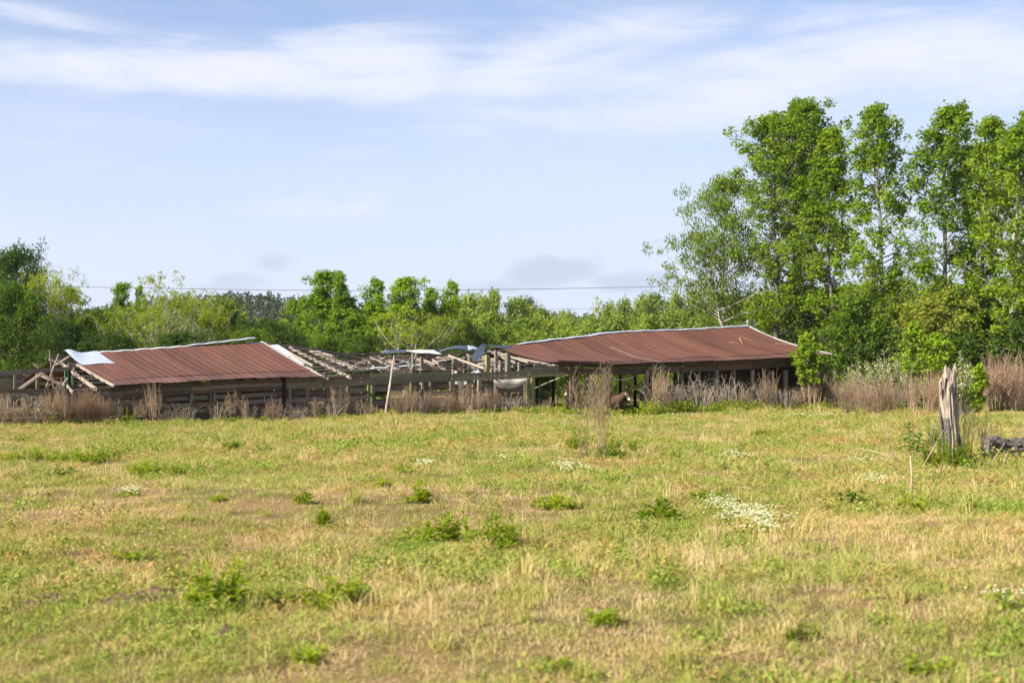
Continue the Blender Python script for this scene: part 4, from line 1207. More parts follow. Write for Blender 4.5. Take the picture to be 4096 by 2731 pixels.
# ---- white-blossomed privets
def privet(u, vtop, Y, wpx, label, seed, n=26):
    rng = np.random.default_rng(seed)
    p = at(u, vtop, Y); z0 = gz(p[0], p[1]); H = p[2] - z0; R = wpx / 2 * Y / FOC
    S, C, B = MB(), MB(), MB()
    for i in range(n):
        a = rng.random() * 6.28; r = R * rng.uniform(0.25, 1.0)
        e = np.array([math.cos(a) * r, math.sin(a) * r * 0.8, H * rng.uniform(0.55, 1.0) * (1.05 - 0.35 * r / R)])
        b = np.array([rng.normal() * 0.15, rng.normal() * 0.15, -0.1])
        pts = np.array([b, b * 0.6 + e * 0.4 + [0, 0, H * 0.1], e * 0.75 + b * 0.25 + [0, 0, H * 0.06], e])
        S.tube(pts, [0.02, 0.015, 0.01, 0.004], 4, cap=False)
        f = rng.uniform(0.3, 1, 60)
        P = np.stack([np.interp(f, [0, .4, .75, 1], pts[:, j]) for j in range(3)], -1) + rng.normal(size=(60, 3)) * 0.10
        leaves(C, P, unit(rng.normal(size=P.shape) + [0, 0, 0.8]), 0.085 * rng.uniform(0.6, 1.2, 60), LEAF, rng)
        f = rng.uniform(0.55, 1.02, 34)
        P = np.stack([np.interp(f, [0, .4, .75, 1], pts[:, j]) for j in range(3)], -1) + rng.normal(size=(34, 3)) * 0.055 + [0, 0, 0.03]
        leaves(B, P, unit(rng.normal(size=P.shape) + [0, 0, 0.6]), 0.075 * rng.uniform(0.6, 1.2, 34), LEAF, rng)
    o = empty('blossom_shrub', (p[0], p[1], z0)); tag(o, label, 'shrub', 'white-blossomed shrubs')
    link('stems', S.mesh('stems', M['bark'], True), o); link('leaves', C.mesh('leaves', M['olive']), o); link('blossoms', B.mesh('blossoms', M['blossom']), o)


privet(3560, 1385, 74, 260, 'wide white-blossomed shrub between the barn end and the bright star-leaved bush', 61, 70)
privet(3430, 1430, 74.5, 150, 'smaller white-flecked shrub touching the barn end', 62, 34)
privet(3850, 1385, 58, 120, 'white-blossomed shrub spraying up behind the stump top', 63, 30)

# ---- trees behind the barn
proto('gumA', seed=171, H=14, cb=0.2, R=2.1, leaf='gumlight', rc=0.48, size=0.20, per=30, nl=100, tr=0.13, up=0.8, prof='spire', trunks=2, spread=0.05)
proto('gumB', seed=172, H=14, cb=0.2, R=2.1, leaf='gumlight', rc=0.48, size=0.20, per=30, nl=100, tr=0.13, up=0.8, prof='spire', trunks=2, spread=0.05)
proto('gumC', seed=73, H=14, cb=0.25, R=2.1, leaf='gum', rc=0.6, size=0.26, per=26, nl=48, tr=0.15, up=0.9)
proto('oakA', seed=74, H=12, cb=0.15, R=4.5, leaf='dark', rc=0.95, size=0.24, per=60, nl=80, tr=0.3, up=0.35, prof='round', tpl=PAIR, limb_r=0.08)
proto('midA', seed=75, H=10, cb=0.06, R=4.2, leaf='mid', rc=0.9, size=0.24, per=56, nl=80, tr=0.2, up=0.4, prof='round', tpl=PAIR)
proto('midB', seed=76, H=10, cb=0.06, R=4.2, leaf='mid', rc=0.9, size=0.22, per=56, nl=80, tr=0.2, up=0.5, prof='egg', tpl=PAIR)
proto('yelA', seed=77, H=10, cb=0.12, R=3.2, leaf='yellow', barkm='barkpale', rc=0.55, size=0.2, per=22, nl=70, tr=0.07, up=1.2, prof='egg', tpl=PAIR, trunks=5, spread=0.22)
proto('yelB', seed=78, H=10, cb=0.25, R=2.6, leaf='yellow', barkm='barkpale', rc=0.4, size=0.2, per=14, nl=60, tr=0.06, up=1.3, prof='egg', tpl=PAIR, trunks=5, spread=0.16, bare=0.25)
proto('farA', seed=79, H=16, cb=0.1, R=5, leaf='far', rc=1.3, size=0.55, per=26, nl=46, tr=0.2, up=0.5, prof='round', tpl=PAIR, twigs=False)
proto('farB', seed=80, H=16, cb=0.1, R=5, leaf='farb', rc=1.2, size=0.5, per=26, nl=46, tr=0.2, up=0.6, prof='egg', tpl=PAIR, twigs=False)
proto('farC', seed=81, H=16, cb=0.1, R=4, leaf='far', rc=1.1, size=0.5, per=26, nl=44, tr=0.2, up=0.7, prof='column', tpl=PAIR, twigs=False)
proto('pineA', seed=82, H=16, cb=0.55, R=4, leaf='pine', rc=1.1, size=0.5, per=40, nl=26, tr=0.25, up=0.2, prof='round', tpl=LONG, twigs=False)

GL = 'wood edge behind the left barn roof'
place('oak_tree', 'oakA', 70, 1005, 96, 300, 'high dark oak at the left edge, tallest crown of the left wood', group=GL)
place('oak_tree', 'oakA', -130, 1080, 98, 380, 'dark oak cut by the left edge of the picture', group=GL)
place('bush', 'midA', 60, 1150, 90, 340, 'big dark green bush at the left edge above the pen beam', 'bush', GL)
place('bush', 'oakA', 250, 1290, 88, 260, 'shady bush behind the fallen rafters at the left roof end', 'bush', GL)  # dark leaf puts the deep shade at the wood's foot into colour
place('locust_tree', 'yelA', 215, 1105, 92, 200, 'yellow-green feathery tree beside the dark oak', group=GL)
place('gum_tree', 'gumC', 290, 1150, 96, 120, 'narrow gum right of the feathery yellow-green tree', group=GL)
place('bush', 'midA', 390, 1250, 94, 240, 'low green bush under the sky notch right of the oak', 'bush', GL)
place('gum_tree', 'gumA', 470, 1132, 100, 95, 'left of the two small bright gums showing above the left roof', group=GL)
place('gum_tree', 'gumB', 562, 1140, 100, 90, 'right of the two small bright gums showing above the left roof', group=GL)
place('locust_tree', 'yelB', 690, 1108, 94, 190, 'sparse sapling tree with thin bare twigs against the sky', group=GL)
place('locust_tree', 'yelA', 520, 1230, 90, 240, 'yellow-green thicket tree with pale stems under the two small gums', group=GL)
place('locust_tree', 'yelA', 790, 1195, 91, 230, 'yellow-green tree with many pale stems above the middle of the left roof', group=GL)
place('locust_tree', 'yelB', 640, 1200, 88, 250, 'thin pale-stemmed tree close behind the left roof', group=GL)
place('bush', 'midA', 900, 1205, 97, 210, 'rounded green tree right of the pale-stemmed thicket', 'tree', GL)
place('bush', 'oakA', 1070, 1290, 95, 300, 'dark rounded bush above the right end of the left roof', 'bush', GL)
place('bush', 'oakA', 720, 1335, 86, 300, 'low bush hidden close behind the left roof ridge', 'bush', GL)  # shade behind the ridge painted in by the dark leaf
place('bush', 'oakA', 450, 1340, 86, 280, 'low bush close behind the curled silver sheet', 'bush', GL)
GM = 'gums behind the collapsed middle of the barn'
place('gum_tree', 'gumA', 1265, 1085, 100, 185, 'broadest of the bright gums behind the bare rafters, bare trunk below its crown', group=GM)
place('gum_tree', 'gumB', 1383, 1090, 99, 150, 'bright gum touching the broadest one on its right', group=GM)
place('gum_tree', 'gumB', 1497, 1115, 99, 175, 'bright gum with two tips in the middle of the gum row', group=GM)
place('gum_tree', 'gumA', 1622, 1115, 99, 190, 'bright gum with a broad base above the pale loose sheet', group=GM)
place('gum_tree', 'gumB', 1705, 1150, 100, 165, 'shorter bright gum between the loose sheet gum and the pointed last one', group=GM)
place('gum_tree', 'gumB', 1798, 1125, 100, 145, 'pointed last gum at the right end of the gum row', group=GM)
place('gum_tree', 'gumC', 1180, 1198, 106, 110, 'small gum left of the broadest gum', group=GM)
place('locust_tree', 'yelB', 1620, 1255, 92, 230, 'yellow-green sapling thicket with bare twigs above the collapsed middle', group=GM)
place('locust_tree', 'yelA', 1740, 1270, 94, 180, 'small yellow-green tree left of the torn grey sheet', group=GM)
place('bush', 'oakA', 1170, 1335, 94, 260, 'green bush behind the first bare rafters', 'bush', GM)  # darker leaf colours the base of the treeline as shaded
place('bush', 'midB', 1330, 1350, 94, 260, 'green bush under the broadest gum', 'bush', GM)
place('bush', 'oakA', 1490, 1350, 94, 260, 'green bush under the two-tipped gum', 'bush', GM)
place('bush', 'oakA', 1850, 1290, 98, 230, 'dark bush under the pointed last gum', 'bush', GM)
place('bush', 'oakA', 1660, 1370, 94, 260, 'dark bush low behind the loose tin sheets', 'bush', GM)
place('bush', 'midA', 1000, 1330, 88, 240, 'low green bush behind the loose ridge cap', 'bush', GM)
GF = 'hazy woods behind the right roof'
rs = random.Random(8)
place('round_tree', 'farC', 1985, 1168, 190, 85, 'round-topped tree standing out above the distant woods', group=GF)
place('pine_tree', 'pineA', 2122, 1196, 230, 95, 'flat dark pine standing out above the distant woods', group=GF)
FAR_T = [(1880, 1185, 170, 170), (1930, 1200, 180, 150), (2040, 1205, 190, 150), (2105, 1225, 200, 140), (2180, 1240, 210, 140), (1960, 1270, 150, 190), (2080, 1275, 150, 200), (2200, 1290, 150, 180), (2290, 1290, 170, 160),
                                  (2330, 1300, 160, 150), (2400, 1280, 170, 160), (2430, 1225, 210, 120), (2490, 1210, 220, 120), (2560, 1198, 220, 130), (2620, 1188, 230, 140), (2700, 1195, 220, 140), (2480, 1270, 170, 170), (2580, 1265, 170, 180),
                                  (2690, 1260, 170, 190), (2790, 1200, 220, 160), (2800, 1270, 160, 190), (2900, 1190, 230, 170), (2920, 1270, 170, 200), (3020, 1180, 230, 170), (3060, 1270, 170, 200), (3160, 1180, 240, 180), (3260, 1170, 240, 180),
                                  (3380, 1160, 240, 190), (3480, 1150, 250, 180), (3580, 1140, 250, 180), (3650, 1128, 250, 170), (3740, 1140, 250, 180), (3860, 1150, 250, 190), (3980, 1150, 250, 190), (4090, 1160, 240, 190), (3200, 1290, 150, 220), (3400, 1290, 150, 220),
                                  (1840, 1260, 140, 180), (1900, 1310, 125, 170), (2020, 1320, 125, 180), (2130, 1330, 125, 180), (2240, 1340, 120, 170), (2360, 1330, 125, 190), (1780, 1215, 180, 170), (1500, 1235, 190, 200), (1130, 1300, 200, 200), (1400, 1270, 170, 200), (2270, 1262, 240, 120), (2360, 1262, 260, 120)]
ORDINAL = 'first second third fourth fifth sixth seventh eighth ninth tenth eleventh twelfth thirteenth fourteenth fifteenth sixteenth seventeenth eighteenth nineteenth twentieth twenty-first twenty-second twenty-third twenty-fourth twenty-fifth'.split()


def far_label(k):
    u, v, Y, w = FAR_T[k]
    row = 'back' if Y >= 180 else 'front'
    pine = 2122
    same = sorted(a for a, b, c, d in FAR_T if (c >= 180) == (Y >= 180) and (a > pine) == (u > pine))
    n = same.index(u) if u > pine else len(same) - 1 - same.index(u)
    return '%s hazy tree %s of the flat dark pine in the %s row of distant woods' % (ORDINAL[n], 'right' if u > pine else 'left', row)


for k, (u, v, Y, w) in enumerate(FAR_T):
    place('distant_tree', ['farA', 'farB', 'farC', 'farB'][k % 4], u + rs.uniform(-12, 12), v + rs.uniform(-8, 8), Y + rs.uniform(-8, 8), w * 1.1, far_label(k), group=GF)
# scrub close behind the open bay, seen between its posts
GS = 'scrub behind the open bay'
for k, (u, v, Y, w, key) in enumerate([(2160, 1480, 86, 130, 'midA'), (2270, 1470, 88, 150, 'gumC'), (2380, 1460, 90, 150, 'yelA'), (2480, 1460, 92, 160, 'midB'), (2580, 1470, 92, 160, 'yelA'), (2690, 1480, 94, 150, 'midA')]):
    place('scrub_bush', key, u, v, Y, w, ['green bush seen through the leftmost gap of the open bay', 'green sapling seen behind the twin brown posts', 'yellow-green bush seen behind the tall dry weed', 'green bush seen above the brown donkey', 'yellow-green bush seen above the grey donkey', 'green bush seen just left of the dark stalls'][k], 'bush', GS)
# pine hill and far ridge: woods too far to tell apart
rng = np.random.default_rng(77)


def forest(name, label, n, xr, yr, hr, mat, rad, cards):
    mb = MB()
    x = rng.uniform(*xr, n); y = rng.uniform(*yr, n); h = rng.uniform(*hr, n)
    z = terrain(x, y)
    k = cards
    idx = np.repeat(np.arange(n), k)
    s = rng.random(len(idx)) ** 0.8
    a = rng.random(len(idx)) * 6.28
    r = rad * (1.03 - s) * rng.uniform(0.5, 1.1, len(idx)) + 0.15
    C = np.stack([x[idx] + np.cos(a) * r, y[idx] + np.sin(a) * r, z[idx] + h[idx] * (0.25 + 0.75 * s)], -1)
    leaves(mb, C, unit(np.stack([np.cos(a), np.sin(a), 0.7 + 0 * a], -1) + rng.normal(size=C.shape) * 0.3), rad * 0.75 * rng.uniform(0.6, 1.2, len(idx)), PAIR, rng)
    o = build(mb, name, M[mat]); tag(o, label, kind='stuff')


forest('pine_forest', 'dark pine forest on the hill beyond the left wood', 2600, (-330, 60), (500, 680), (11, 15), 'pine', 2.4, 18)
forest('far_forest', 'blue distant forest on the horizon ridge', 2600, (-700, 900), (1150, 1800), (14, 20), 'pine', 6.0, 12)
forest('far_woodland', 'hazy woodland across the valley', 700, (-60, 260), (280, 420), (11, 15), 'far', 3.2, 30)


# ------------------------------------------------------------------ pasture grass, scattered over the ground sheet
rg = np.random.default_rng(91)


def blades(mb, n, rad, hmin, hmax, wid, lay, rng, curl=0.6):
    """n bent blades rooted within rad; lay pushes them flat"""
    a = rng.random(n) * 6.28; r = rad * np.sqrt(rng.random(n))
    base = np.stack([np.cos(a) * r, np.sin(a) * r, np.full(n, -0.02)], -1)
    b = rng.random(n) * 6.28
    out = np.stack([np.cos(b), np.sin(b), 0 * b], -1)
    h = rng.uniform(hmin, hmax, n)[:, None]
    ly = np.clip(lay + rng.normal(size=(n, 1)) * 0.25, 0, 1.5)
    mid = base + out * h * 0.3 * ly + np.array([0, 0, 1.0]) * h * 0.62 * np.clip(1.1 - ly * 0.6, 0.12, 1)
    tip = base + out * h * (0.35 + curl * ly) + np.array([0, 0, 1.0]) * h * np.clip(1.05 - ly * 0.75, 0.06, 1)
    c = rng.random(n) * 6.28
    side = np.stack([np.cos(c), np.sin(c), 0 * c], -1) * wid / 2
    V = np.stack([base - side, base + side, mid + side * 0.85, mid - side * 0.85, tip], 1).reshape(-1, 3)
    o = np.arange(n) * 5
    mb.add(V, np.stack([o, o + 1, o + 2, o + 3], -1), np.stack([o + 3, o + 2, o + 4], -1))


tuft_col = bpy.data.collections.new('grass_tufts')
for i in range(13):
    r = np.random.default_rng(300 + i)
    mb = MB()
    if i < 5:          # short mown grass
        blades(mb, 70, 0.14, 0.03, 0.085 + 0.010 * i, 0.0055, 0.6, r); mt = 'grass'
    elif i < 7:        # dry clippings lying flat
        blades(mb, 64, 0.16, 0.05, 0.13, 0.005, 1.15, r); mt = 'thatch'
    elif i < 9:        # low broad-leaved plants
        n = 34
        P = np.stack([r.normal(size=n) * 0.09, r.normal(size=n) * 0.09, r.uniform(0.01, 0.075, n)], -1)
        leaves(mb, P, unit(r.normal(size=(n, 3)) * 0.7 + [0, 0, 1.0]), r.uniform(0.012, 0.028, n), TRIP, r)
        blades(mb, 40, 0.13, 0.04, 0.09, 0.0055, 0.55, r); mt = 'clover'
    elif i == 10:      # small dark green rosettes
        n = 60
        P = np.stack([r.normal(size=n) * 0.07, r.normal(size=n) * 0.07, r.uniform(0.01, 0.12, n)], -1)
        leaves(mb, P, unit(r.normal(size=(n, 3)) * 0.8 + [0, 0, 1.0]), r.uniform(0.025, 0.05, n), LEAF, r); mt = 'clover'
    elif i == 11:      # coarse tussock
        blades(mb, 90, 0.10, 0.10, 0.24, 0.007, 0.55, r); mt = 'grass'
    elif i == 12:      # dry seed stalks
        blades(mb, 26, 0.12, 0.14, 0.30, 0.004, 0.4, r); blades(mb, 40, 0.14, 0.04, 0.12, 0.005, 1.0, r); mt = 'thatch'
    else:              # taller seed stalks
        blades(mb, 14, 0.10, 0.08, 0.16, 0.004, 0.35, r); blades(mb, 50, 0.13, 0.03, 0.08, 0.0055, 0.6, r); mt = 'grass'
    tuft_col.objects.link(bpy.data.objects.new('tuft_%02d' % i, mb.mesh('tuft_%02d' % i, M[mt])))

P_, I_, S_, R_ = [], [], [], []


def scatter(y0, y1, dens, smin, smax, half):
    n = int(dens * (y1 - y0) * half((y0 + y1) / 2) * 2)
    y = rg.uniform(y0, y1, n); x = rg.uniform(-1, 1, n) * half(y)
    dry = 0.6 * vnoise(x * 1.0, y * 0.6, 2.8) + 0.4 * vnoise(x + 50, y, 0.9)
    c = rg.random(n)
    idx = np.where(c < 0.52, rg.integers(0, 5, n), np.where(c < 0.72, rg.integers(5, 7, n), np.where(c < 0.95, rg.integers(7, 9, n), 9)))
    idx = np.where((dry > 0.60) & (c > 0.45), rg.integers(5, 7, n), idx)
    idx = np.where((rg.random(n) < 0.03) & (vnoise(x, y * 0.7, 2.2) > 0.55), 10, idx)
    rr_ = rg.random(n)
    idx = np.where(rr_ < 0.012, 11, np.where((rr_ > 0.982) & (dry > 0.5), 12, idx))
    keep = (dry < 0.69) | (rg.random(n) < 0.6)
    P_.append(np.stack([x, y, terrain(x, y)], -1)[keep]); I_.append(idx[keep]); S_.append((rg.uniform(smin, smax, n) * (0.5 + 0.6 * vnoise(x, y + 9, 3.3) + 0.5 * vnoise(x + 3, y, 0.8)))[keep]); R_.append(rg.random(n)[keep] * 6.28)


scatter(4.5, 10, 95, 0.7, 1.2, lambda y: 4.6 + 0.40 * y)
scatter(10, 17, 75, 0.75, 1.3, lambda y: 4.2 + 0.39 * y)
scatter(17, 28, 44, 0.9, 1.5, lambda y: 4.2 + 0.38 * y)
scatter(28, 44, 24, 1.1, 1.8, lambda y: 4.4 + 0.37 * y)
scatter(44, 62, 14, 1.4, 2.2, lambda y: 5 + 0.365 * y)
scatter(62, 90, 7, 1.6, 2.6, lambda y: 5 + 0.365 * y)
pts = np.concatenate(P_)
me = bpy.data.meshes.new('grass')
me.vertices.add(len(pts)); me.vertices.foreach_set('co', pts.astype(np.float32).ravel())
for nm, typ, data in (('pick', 'INT', np.concatenate(I_).astype(np.int32)), ('size', 'FLOAT', np.concatenate(S_).astype(np.float32)), ('spin', 'FLOAT', np.concatenate(R_).astype(np.float32))):
    me.attributes.new(nm, typ, 'POINT').data.foreach_set('value', data)
grass = link('grass', me)
tag(grass, 'short patchy yellow-green pasture grass with dry clippings', kind='stuff')
ng = bpy.data.node_groups.new('scatter_tufts', 'GeometryNodeTree')
ng.interface.new_socket('Geometry', in_out='INPUT', socket_type='NodeSocketGeometry')
ng.interface.new_socket('Geometry', in_out='OUTPUT', socket_type='NodeSocketGeometry')
gi, go = ng.nodes.new('NodeGroupInput'), ng.nodes.new('NodeGroupOutput')
ci = ng.nodes.new('GeometryNodeCollectionInfo'); ci.inputs['Collection'].default_value = tuft_col
ci.inputs['Separate Children'].default_value = True; ci.inputs['Reset Children'].default_value = True
iop = ng.nodes.new('GeometryNodeInstanceOnPoints'); iop.inputs['Pick Instance'].default_value = True
att = {}
for nm, typ in (('pick', 'INT'), ('size', 'FLOAT'), ('spin', 'FLOAT')):
    a = ng.nodes.new('GeometryNodeInputNamedAttribute'); a.data_type = typ; a.inputs['Name'].default_value = nm; att[nm] = a.outputs[0]
cx = ng.nodes.new('ShaderNodeCombineXYZ'); ng.links.new(att['spin'], cx.inputs[2])
ng.links.new(gi.outputs[0], iop.inputs['Points']); ng.links.new(ci.outputs[0], iop.inputs['Instance'])
ng.links.new(att['pick'], iop.inputs['Instance Index']); ng.links.new(att['size'], iop.inputs['Scale']); ng.links.new(cx.outputs[0], iop.inputs['Rotation'])
ng.links.new(iop.outputs[0], go.inputs[0])
grass.modifiers.new('scatter', 'NODES').node_group = ng

# ------------------------------------------------------------------ dry weeds
def dry_weed(seed, H, R, stems, branches, plume=0.5, mat='dry', arch=0.0, fine=6, tw=0.009, blen=0.30, rad=0.62, sr=1.0):
    """clump of dead stalks with feathery tops standing at the origin"""
    rng = np.random.default_rng(seed)
    mb = MB()
    tri_b, tri_m, tri_t = [], [], []
    for i in range(stems):
        a = rng.random() * 6.28; r = R * math.sqrt(rng.random())
        h = H * rng.uniform(0.62, 1.0) * (1 - 0.15 * (r / R))
        b = np.array([math.cos(a) * r * 0.35, math.sin(a) * r * 0.35, -0.05])
        e = np.array([math.cos(a) * r, math.sin(a) * r, h])
        if arch:
            e[2] = h * (1 - 0.45 * arch * rng.random()); e[:2] *= 1 + arch
        n = 6
        t = np.linspace(0, 1, n)[:, None]
        pts = b + (e - b) * t + np.array([0, 0, 1.0]) * (arch * h * 0.7 * np.sin(np.pi * t) ** 1.0) + rng.normal(size=(n, 3)) * 0.015 * H * t
        mb.tube(pts, sr * np.linspace(0.010, 0.0035, n) * (0.7 + 0.3 * H), 3, cap=False)
        for j in range(branches):
            f = 1 - plume * rng.random() ** 0.9
            p = np.array([np.interp(f, t[:, 0], pts[:, k]) for k in range(3)])
            bl = blen * H * (1.15 - f) ** 0.6 * rng.uniform(0.5, 1.0)
            az_ = rng.random() * 6.28
            d = unit(np.array([math.cos(az_) * rad, math.sin(az_) * rad, rng.uniform(0.5, 1.1)]) + (e - b) / H * 0.3)
            q = p + d * bl
            tri_b.append(p); tri_m.append(d * bl); tri_t.append(tw * 1.0)
            for k in range(fine):
                g = rng.uniform(0.25, 1)
                p2 = p + d * bl * g
                d2 = unit(d + rng.normal(size=3) * 0.45 + [0, 0, 0.15]) * bl * rng.uniform(0.2, 0.45)
                tri_b.append(p2); tri_m.append(d2); tri_t.append(tw * 0.8)
    if tri_b:
        B, D, W = np.array(tri_b), np.array(tri_m), np.array(tri_t)[:, None]
        s = unit(np.cross(D, rng.normal(size=D.shape))) * W / 2
        V = np.stack([B - s, B + s, B + D], 1).reshape(-1, 3)
        mb.add(V, T=(np.arange(len(B)) * 3)[:, None] + np.arange(3)[None])
    return mb.mesh('dry_stalks', M[mat])


WEED = {'tall': [dry_weed(400 + i, 1.6, 0.30, 9, 16, 0.62, fine=4, tw=0.010, blen=0.3) for i in range(4)],
        'plume': [dry_weed(410 + i, 1.5, 0.42, 19, 14, 0.68, 'drypink', fine=4, tw=0.009, blen=0.26) for i in range(4)],
        'round': [dry_weed(420 + i, 1.5, 0.55, 26, 11, 0.72, 'dry', fine=5, tw=0.009) for i in range(2)],
        'thin': [dry_weed(430 + i, 1.6, 0.18, 3, 20, 0.55, fine=4) for i in range(3)],
        'low': [dry_weed(440 + i, 0.95, 0.42, 10, 8, 0.75, 'drygrey', fine=4) for i in range(3)],
        'cane': [dry_weed(450 + i, 1.2, 0.6, 18, 4, 0.7, 'drygrey', arch=0.75, fine=3, tw=0.011) for i in range(3)]}
WH = {'tall': 1.6, 'plume': 1.5, 'round': 1.5, 'thin': 1.6, 'low': 0.95, 'cane': 1.15}
rw = random.Random(17)


def weed_at(kind, p, h, label, group, wide=1.0, name='dry_weed'):
    me = rw.choice(WEED[kind])
    o = link(name, me, None, (p[0], p[1], gz(p[0], p[1]) - 0.02))
    s = 1.16 * h / WH[kind]
    s *= rw.uniform(0.82, 1.12) * (0.88 if kind == 'cane' else 1.0)
    o.scale = (s * wide, s * wide, s); o.rotation_euler = (rw.gauss(0, 0.10), rw.gauss(0, 0.10), rw.random() * 6.28)
    return tag(o, label, 'dry weed', group)


def weed_px(kind, u, vtop, label, group, w=-1.0, wide=1.0):
    Y = depth(u, w) if u < 3350 else 72 + rw.uniform(-6, 4)
    p = at(u, vtop, Y)
    return weed_at(kind, p, max(0.4, p[2] - gz(p[0], p[1])), label, group, wide)


GW = 'dry weeds along the barn front'
_t = 'first second third fourth fifth sixth seventh eighth ninth tenth eleventh twelfth thirteenth fourteenth fifteenth sixteenth seventeenth eighteenth nineteenth'.split()
_d = {20: 'twenty', 30: 'thirty', 40: 'forty', 50: 'fifty', 60: 'sixty', 70: 'seventy'}


def ordinal(n):
    """1 -> first, 23 -> twenty-third"""
    if n < 20:
        return _t[n - 1]
    return _d[n - n % 10][:-1] + 'ieth' if n % 10 == 0 else _d[n - n % 10] + '-' + _t[n % 10 - 1]


def stretch(items, text):
    """weeds of one stretch, told apart by their order from the left"""
    for n, (kind, u, v, w, wide) in enumerate(sorted(items, key=lambda t: t[1])):
        weed_px(kind, u, v, ordinal(n + 1) + ' ' + text, GW, w, wide)


stretch([(rw.choice(['tall', 'low', 'thin', 'tall', 'cane']), u + rw.uniform(-8, 8), rw.uniform(1570, 1625), rw.uniform(-1.6, -0.6), 1.0) for u in range(-60, 190, 13)],
        'dry weed from the left edge, before the low pen boards')
stretch([(rw.choice(['plume', 'plume', 'tall']), u + rw.uniform(-6, 6), rw.uniform(1552, 1600), rw.uniform(-1.8, -0.6), 0.8) for u in range(190, 425, 9)],
        'dry weed from the left in the thicket below the left roof corner')
ORD = 'first second third fourth fifth sixth seventh eighth ninth tenth eleventh twelfth thirteenth fourteenth fifteenth sixteenth seventeenth eighteenth nineteenth twentieth twenty-first twenty-second twenty-third twenty-fourth twenty-fifth twenty-sixth twenty-seventh twenty-eighth twenty-ninth thirtieth thirty-first thirty-second thirty-third'.split()
WALL_L = [570, 545, 470, 455, 430]
WALL_R = [655, 700, 735, 760, 870, 895, 935, 985, 1000, 1065, 1100, 1120, 1165, 1200, 1262, 1285, 1310, 1330, 1345, 1440, 1470, 1495, 1520]
for u, v, k in [(430, 1555, 'thin'), (455, 1595, 'tall'), (470, 1620, 'low'), (545, 1590, 'tall'), (570, 1605, 'tall'), (655, 1630, 'low'), (700, 1620, 'cane'), (735, 1630, 'low'), (760, 1615, 'cane'), (870, 1610, 'cane'), (895, 1560, 'thin'), (935, 1570, 'tall'),
                (985, 1570, 'tall'), (1000, 1600, 'low'), (1065, 1600, 'plume'), (1100, 1575, 'plume'), (1120, 1590, 'low'), (1165, 1630, 'cane'), (1200, 1625, 'cane'), (1262, 1580, 'tall'), (1285, 1570, 'tall'), (1310, 1590, 'tall'), (1330, 1610, 'cane'),
                (1345, 1540, 'thin'), (1440, 1610, 'low'), (1470, 1590, 'plume'), (1495, 1600, 'plume'), (1520, 1625, 'low')]:
    side_w = WALL_L if u < 624 else WALL_R
    weed_px(k, u, v, '%s dry weed %s of the lone rounded plume before the left barn wall' % (ORD[side_w.index(u)], 'left' if u < 624 else 'right'), GW, rw.uniform(-1.3, -0.6))
weed_px('round', 624, 1545, 'large rounded dry weed plume standing alone before the left wall', GW, -1.0, 0.62)
weed_px('tall', 1368, 1524, 'tallest dry weed before the wall, just right of the bare rafters', GW, -0.9, 1.0)
stretch([(rw.choice(['plume', 'plume', 'low', 'tall', 'plume']), u + rw.uniform(-6, 6), rw.uniform(1538, 1600), rw.uniform(-1.6, -0.5), 0.85) for u in range(1570, 2010, 9)]
        + [(k, u, v, rw.uniform(-1.2, -0.5), 1.0) for u, v, k in [(1845, 1535, 'tall'), (1990, 1560, 'tall'), (2030, 1590, 'cane'), (2060, 1590, 'cane'), (2085, 1580, 'cane'), (2110, 1600, 'cane'), (2150, 1610, 'low'), (2190, 1600, 'cane')]],
        'dry weed right of the leaning pole in the thicket below the collapsed middle')
STALL_W = [(2618, 1475, 'thin'), (2612, 1460, 'thin'), (2630, 1480, 'thin'), (2645, 1470, 'tall'), (2655, 1500, 'tall'), (2635, 1530, 'cane'), (2650, 1540, 'cane'), (2680, 1560, 'cane'), (2700, 1545, 'cane'), (2720, 1525, 'cane'), (2750, 1510, 'cane'),
                (2780, 1530, 'cane'), (2800, 1550, 'cane'), (2830, 1560, 'cane'), (2855, 1535, 'cane'), (2880, 1520, 'cane'), (2905, 1510, 'cane'), (2930, 1540, 'cane'), (2955, 1520, 'cane'), (2985, 1530, 'tall'), (3010, 1545, 'low'), (3030, 1550, 'low'), (3120, 1560, 'low'), (3150, 1555, 'cane'),
                (3185, 1550, 'tall'), (3205, 1540, 'tall'), (2970, 1560, 'plume'), (3040, 1530, 'plume'), (3135, 1540, 'low'), (3300, 1480, 'tall'), (3325, 1500, 'tall'), (3345, 1490, 'plume')]
STALL = [a for a, b, c in STALL_W]
for u, v, k in STALL_W:
    side_w = sorted(x for x in STALL if (x > 3078) == (u > 3078))
    n_w = side_w.index(u) if u > 3078 else len(side_w) - 1 - side_w.index(u)
    weed_px(k, u, v, '%s tangled dry weed %s of the broad rounded plume before the stalls' % (ORD[n_w], 'right' if u > 3078 else 'left'), GW, rw.uniform(-1.8, -0.7))
weed_px('round', 3078, 1500, 'broad rounded dry weed plume before the stalls, nearest the roof corner sapling', GW, -1.4, 0.9)
weed_px('round', 3248, 1474, 'tall rounded dry weed plume under the roof corner sapling', GW, -1.4, 0.75)
stretch([(rw.choice(['plume', 'plume', 'tall', 'low']), u + rw.uniform(-6, 6), rw.uniform(1470, 1525), 0, 0.9) for u in range(3380, 3790, 13)],
        'dry weed from the barn end in the brown stand reaching to the stump')
stretch([(rw.choice(['plume', 'plume', 'tall']), u + rw.uniform(-6, 6), rw.uniform(1395, 1470), 0, 0.9) for u in range(3960, 4180, 13)]
        + [('low', u, v, 0, 1.0) for u, v in [(3880, 1570), (3910, 1560), (3935, 1580), (3960, 1540)]],
        'dry reddish weed right of the stump, under the pale-trunked gum')


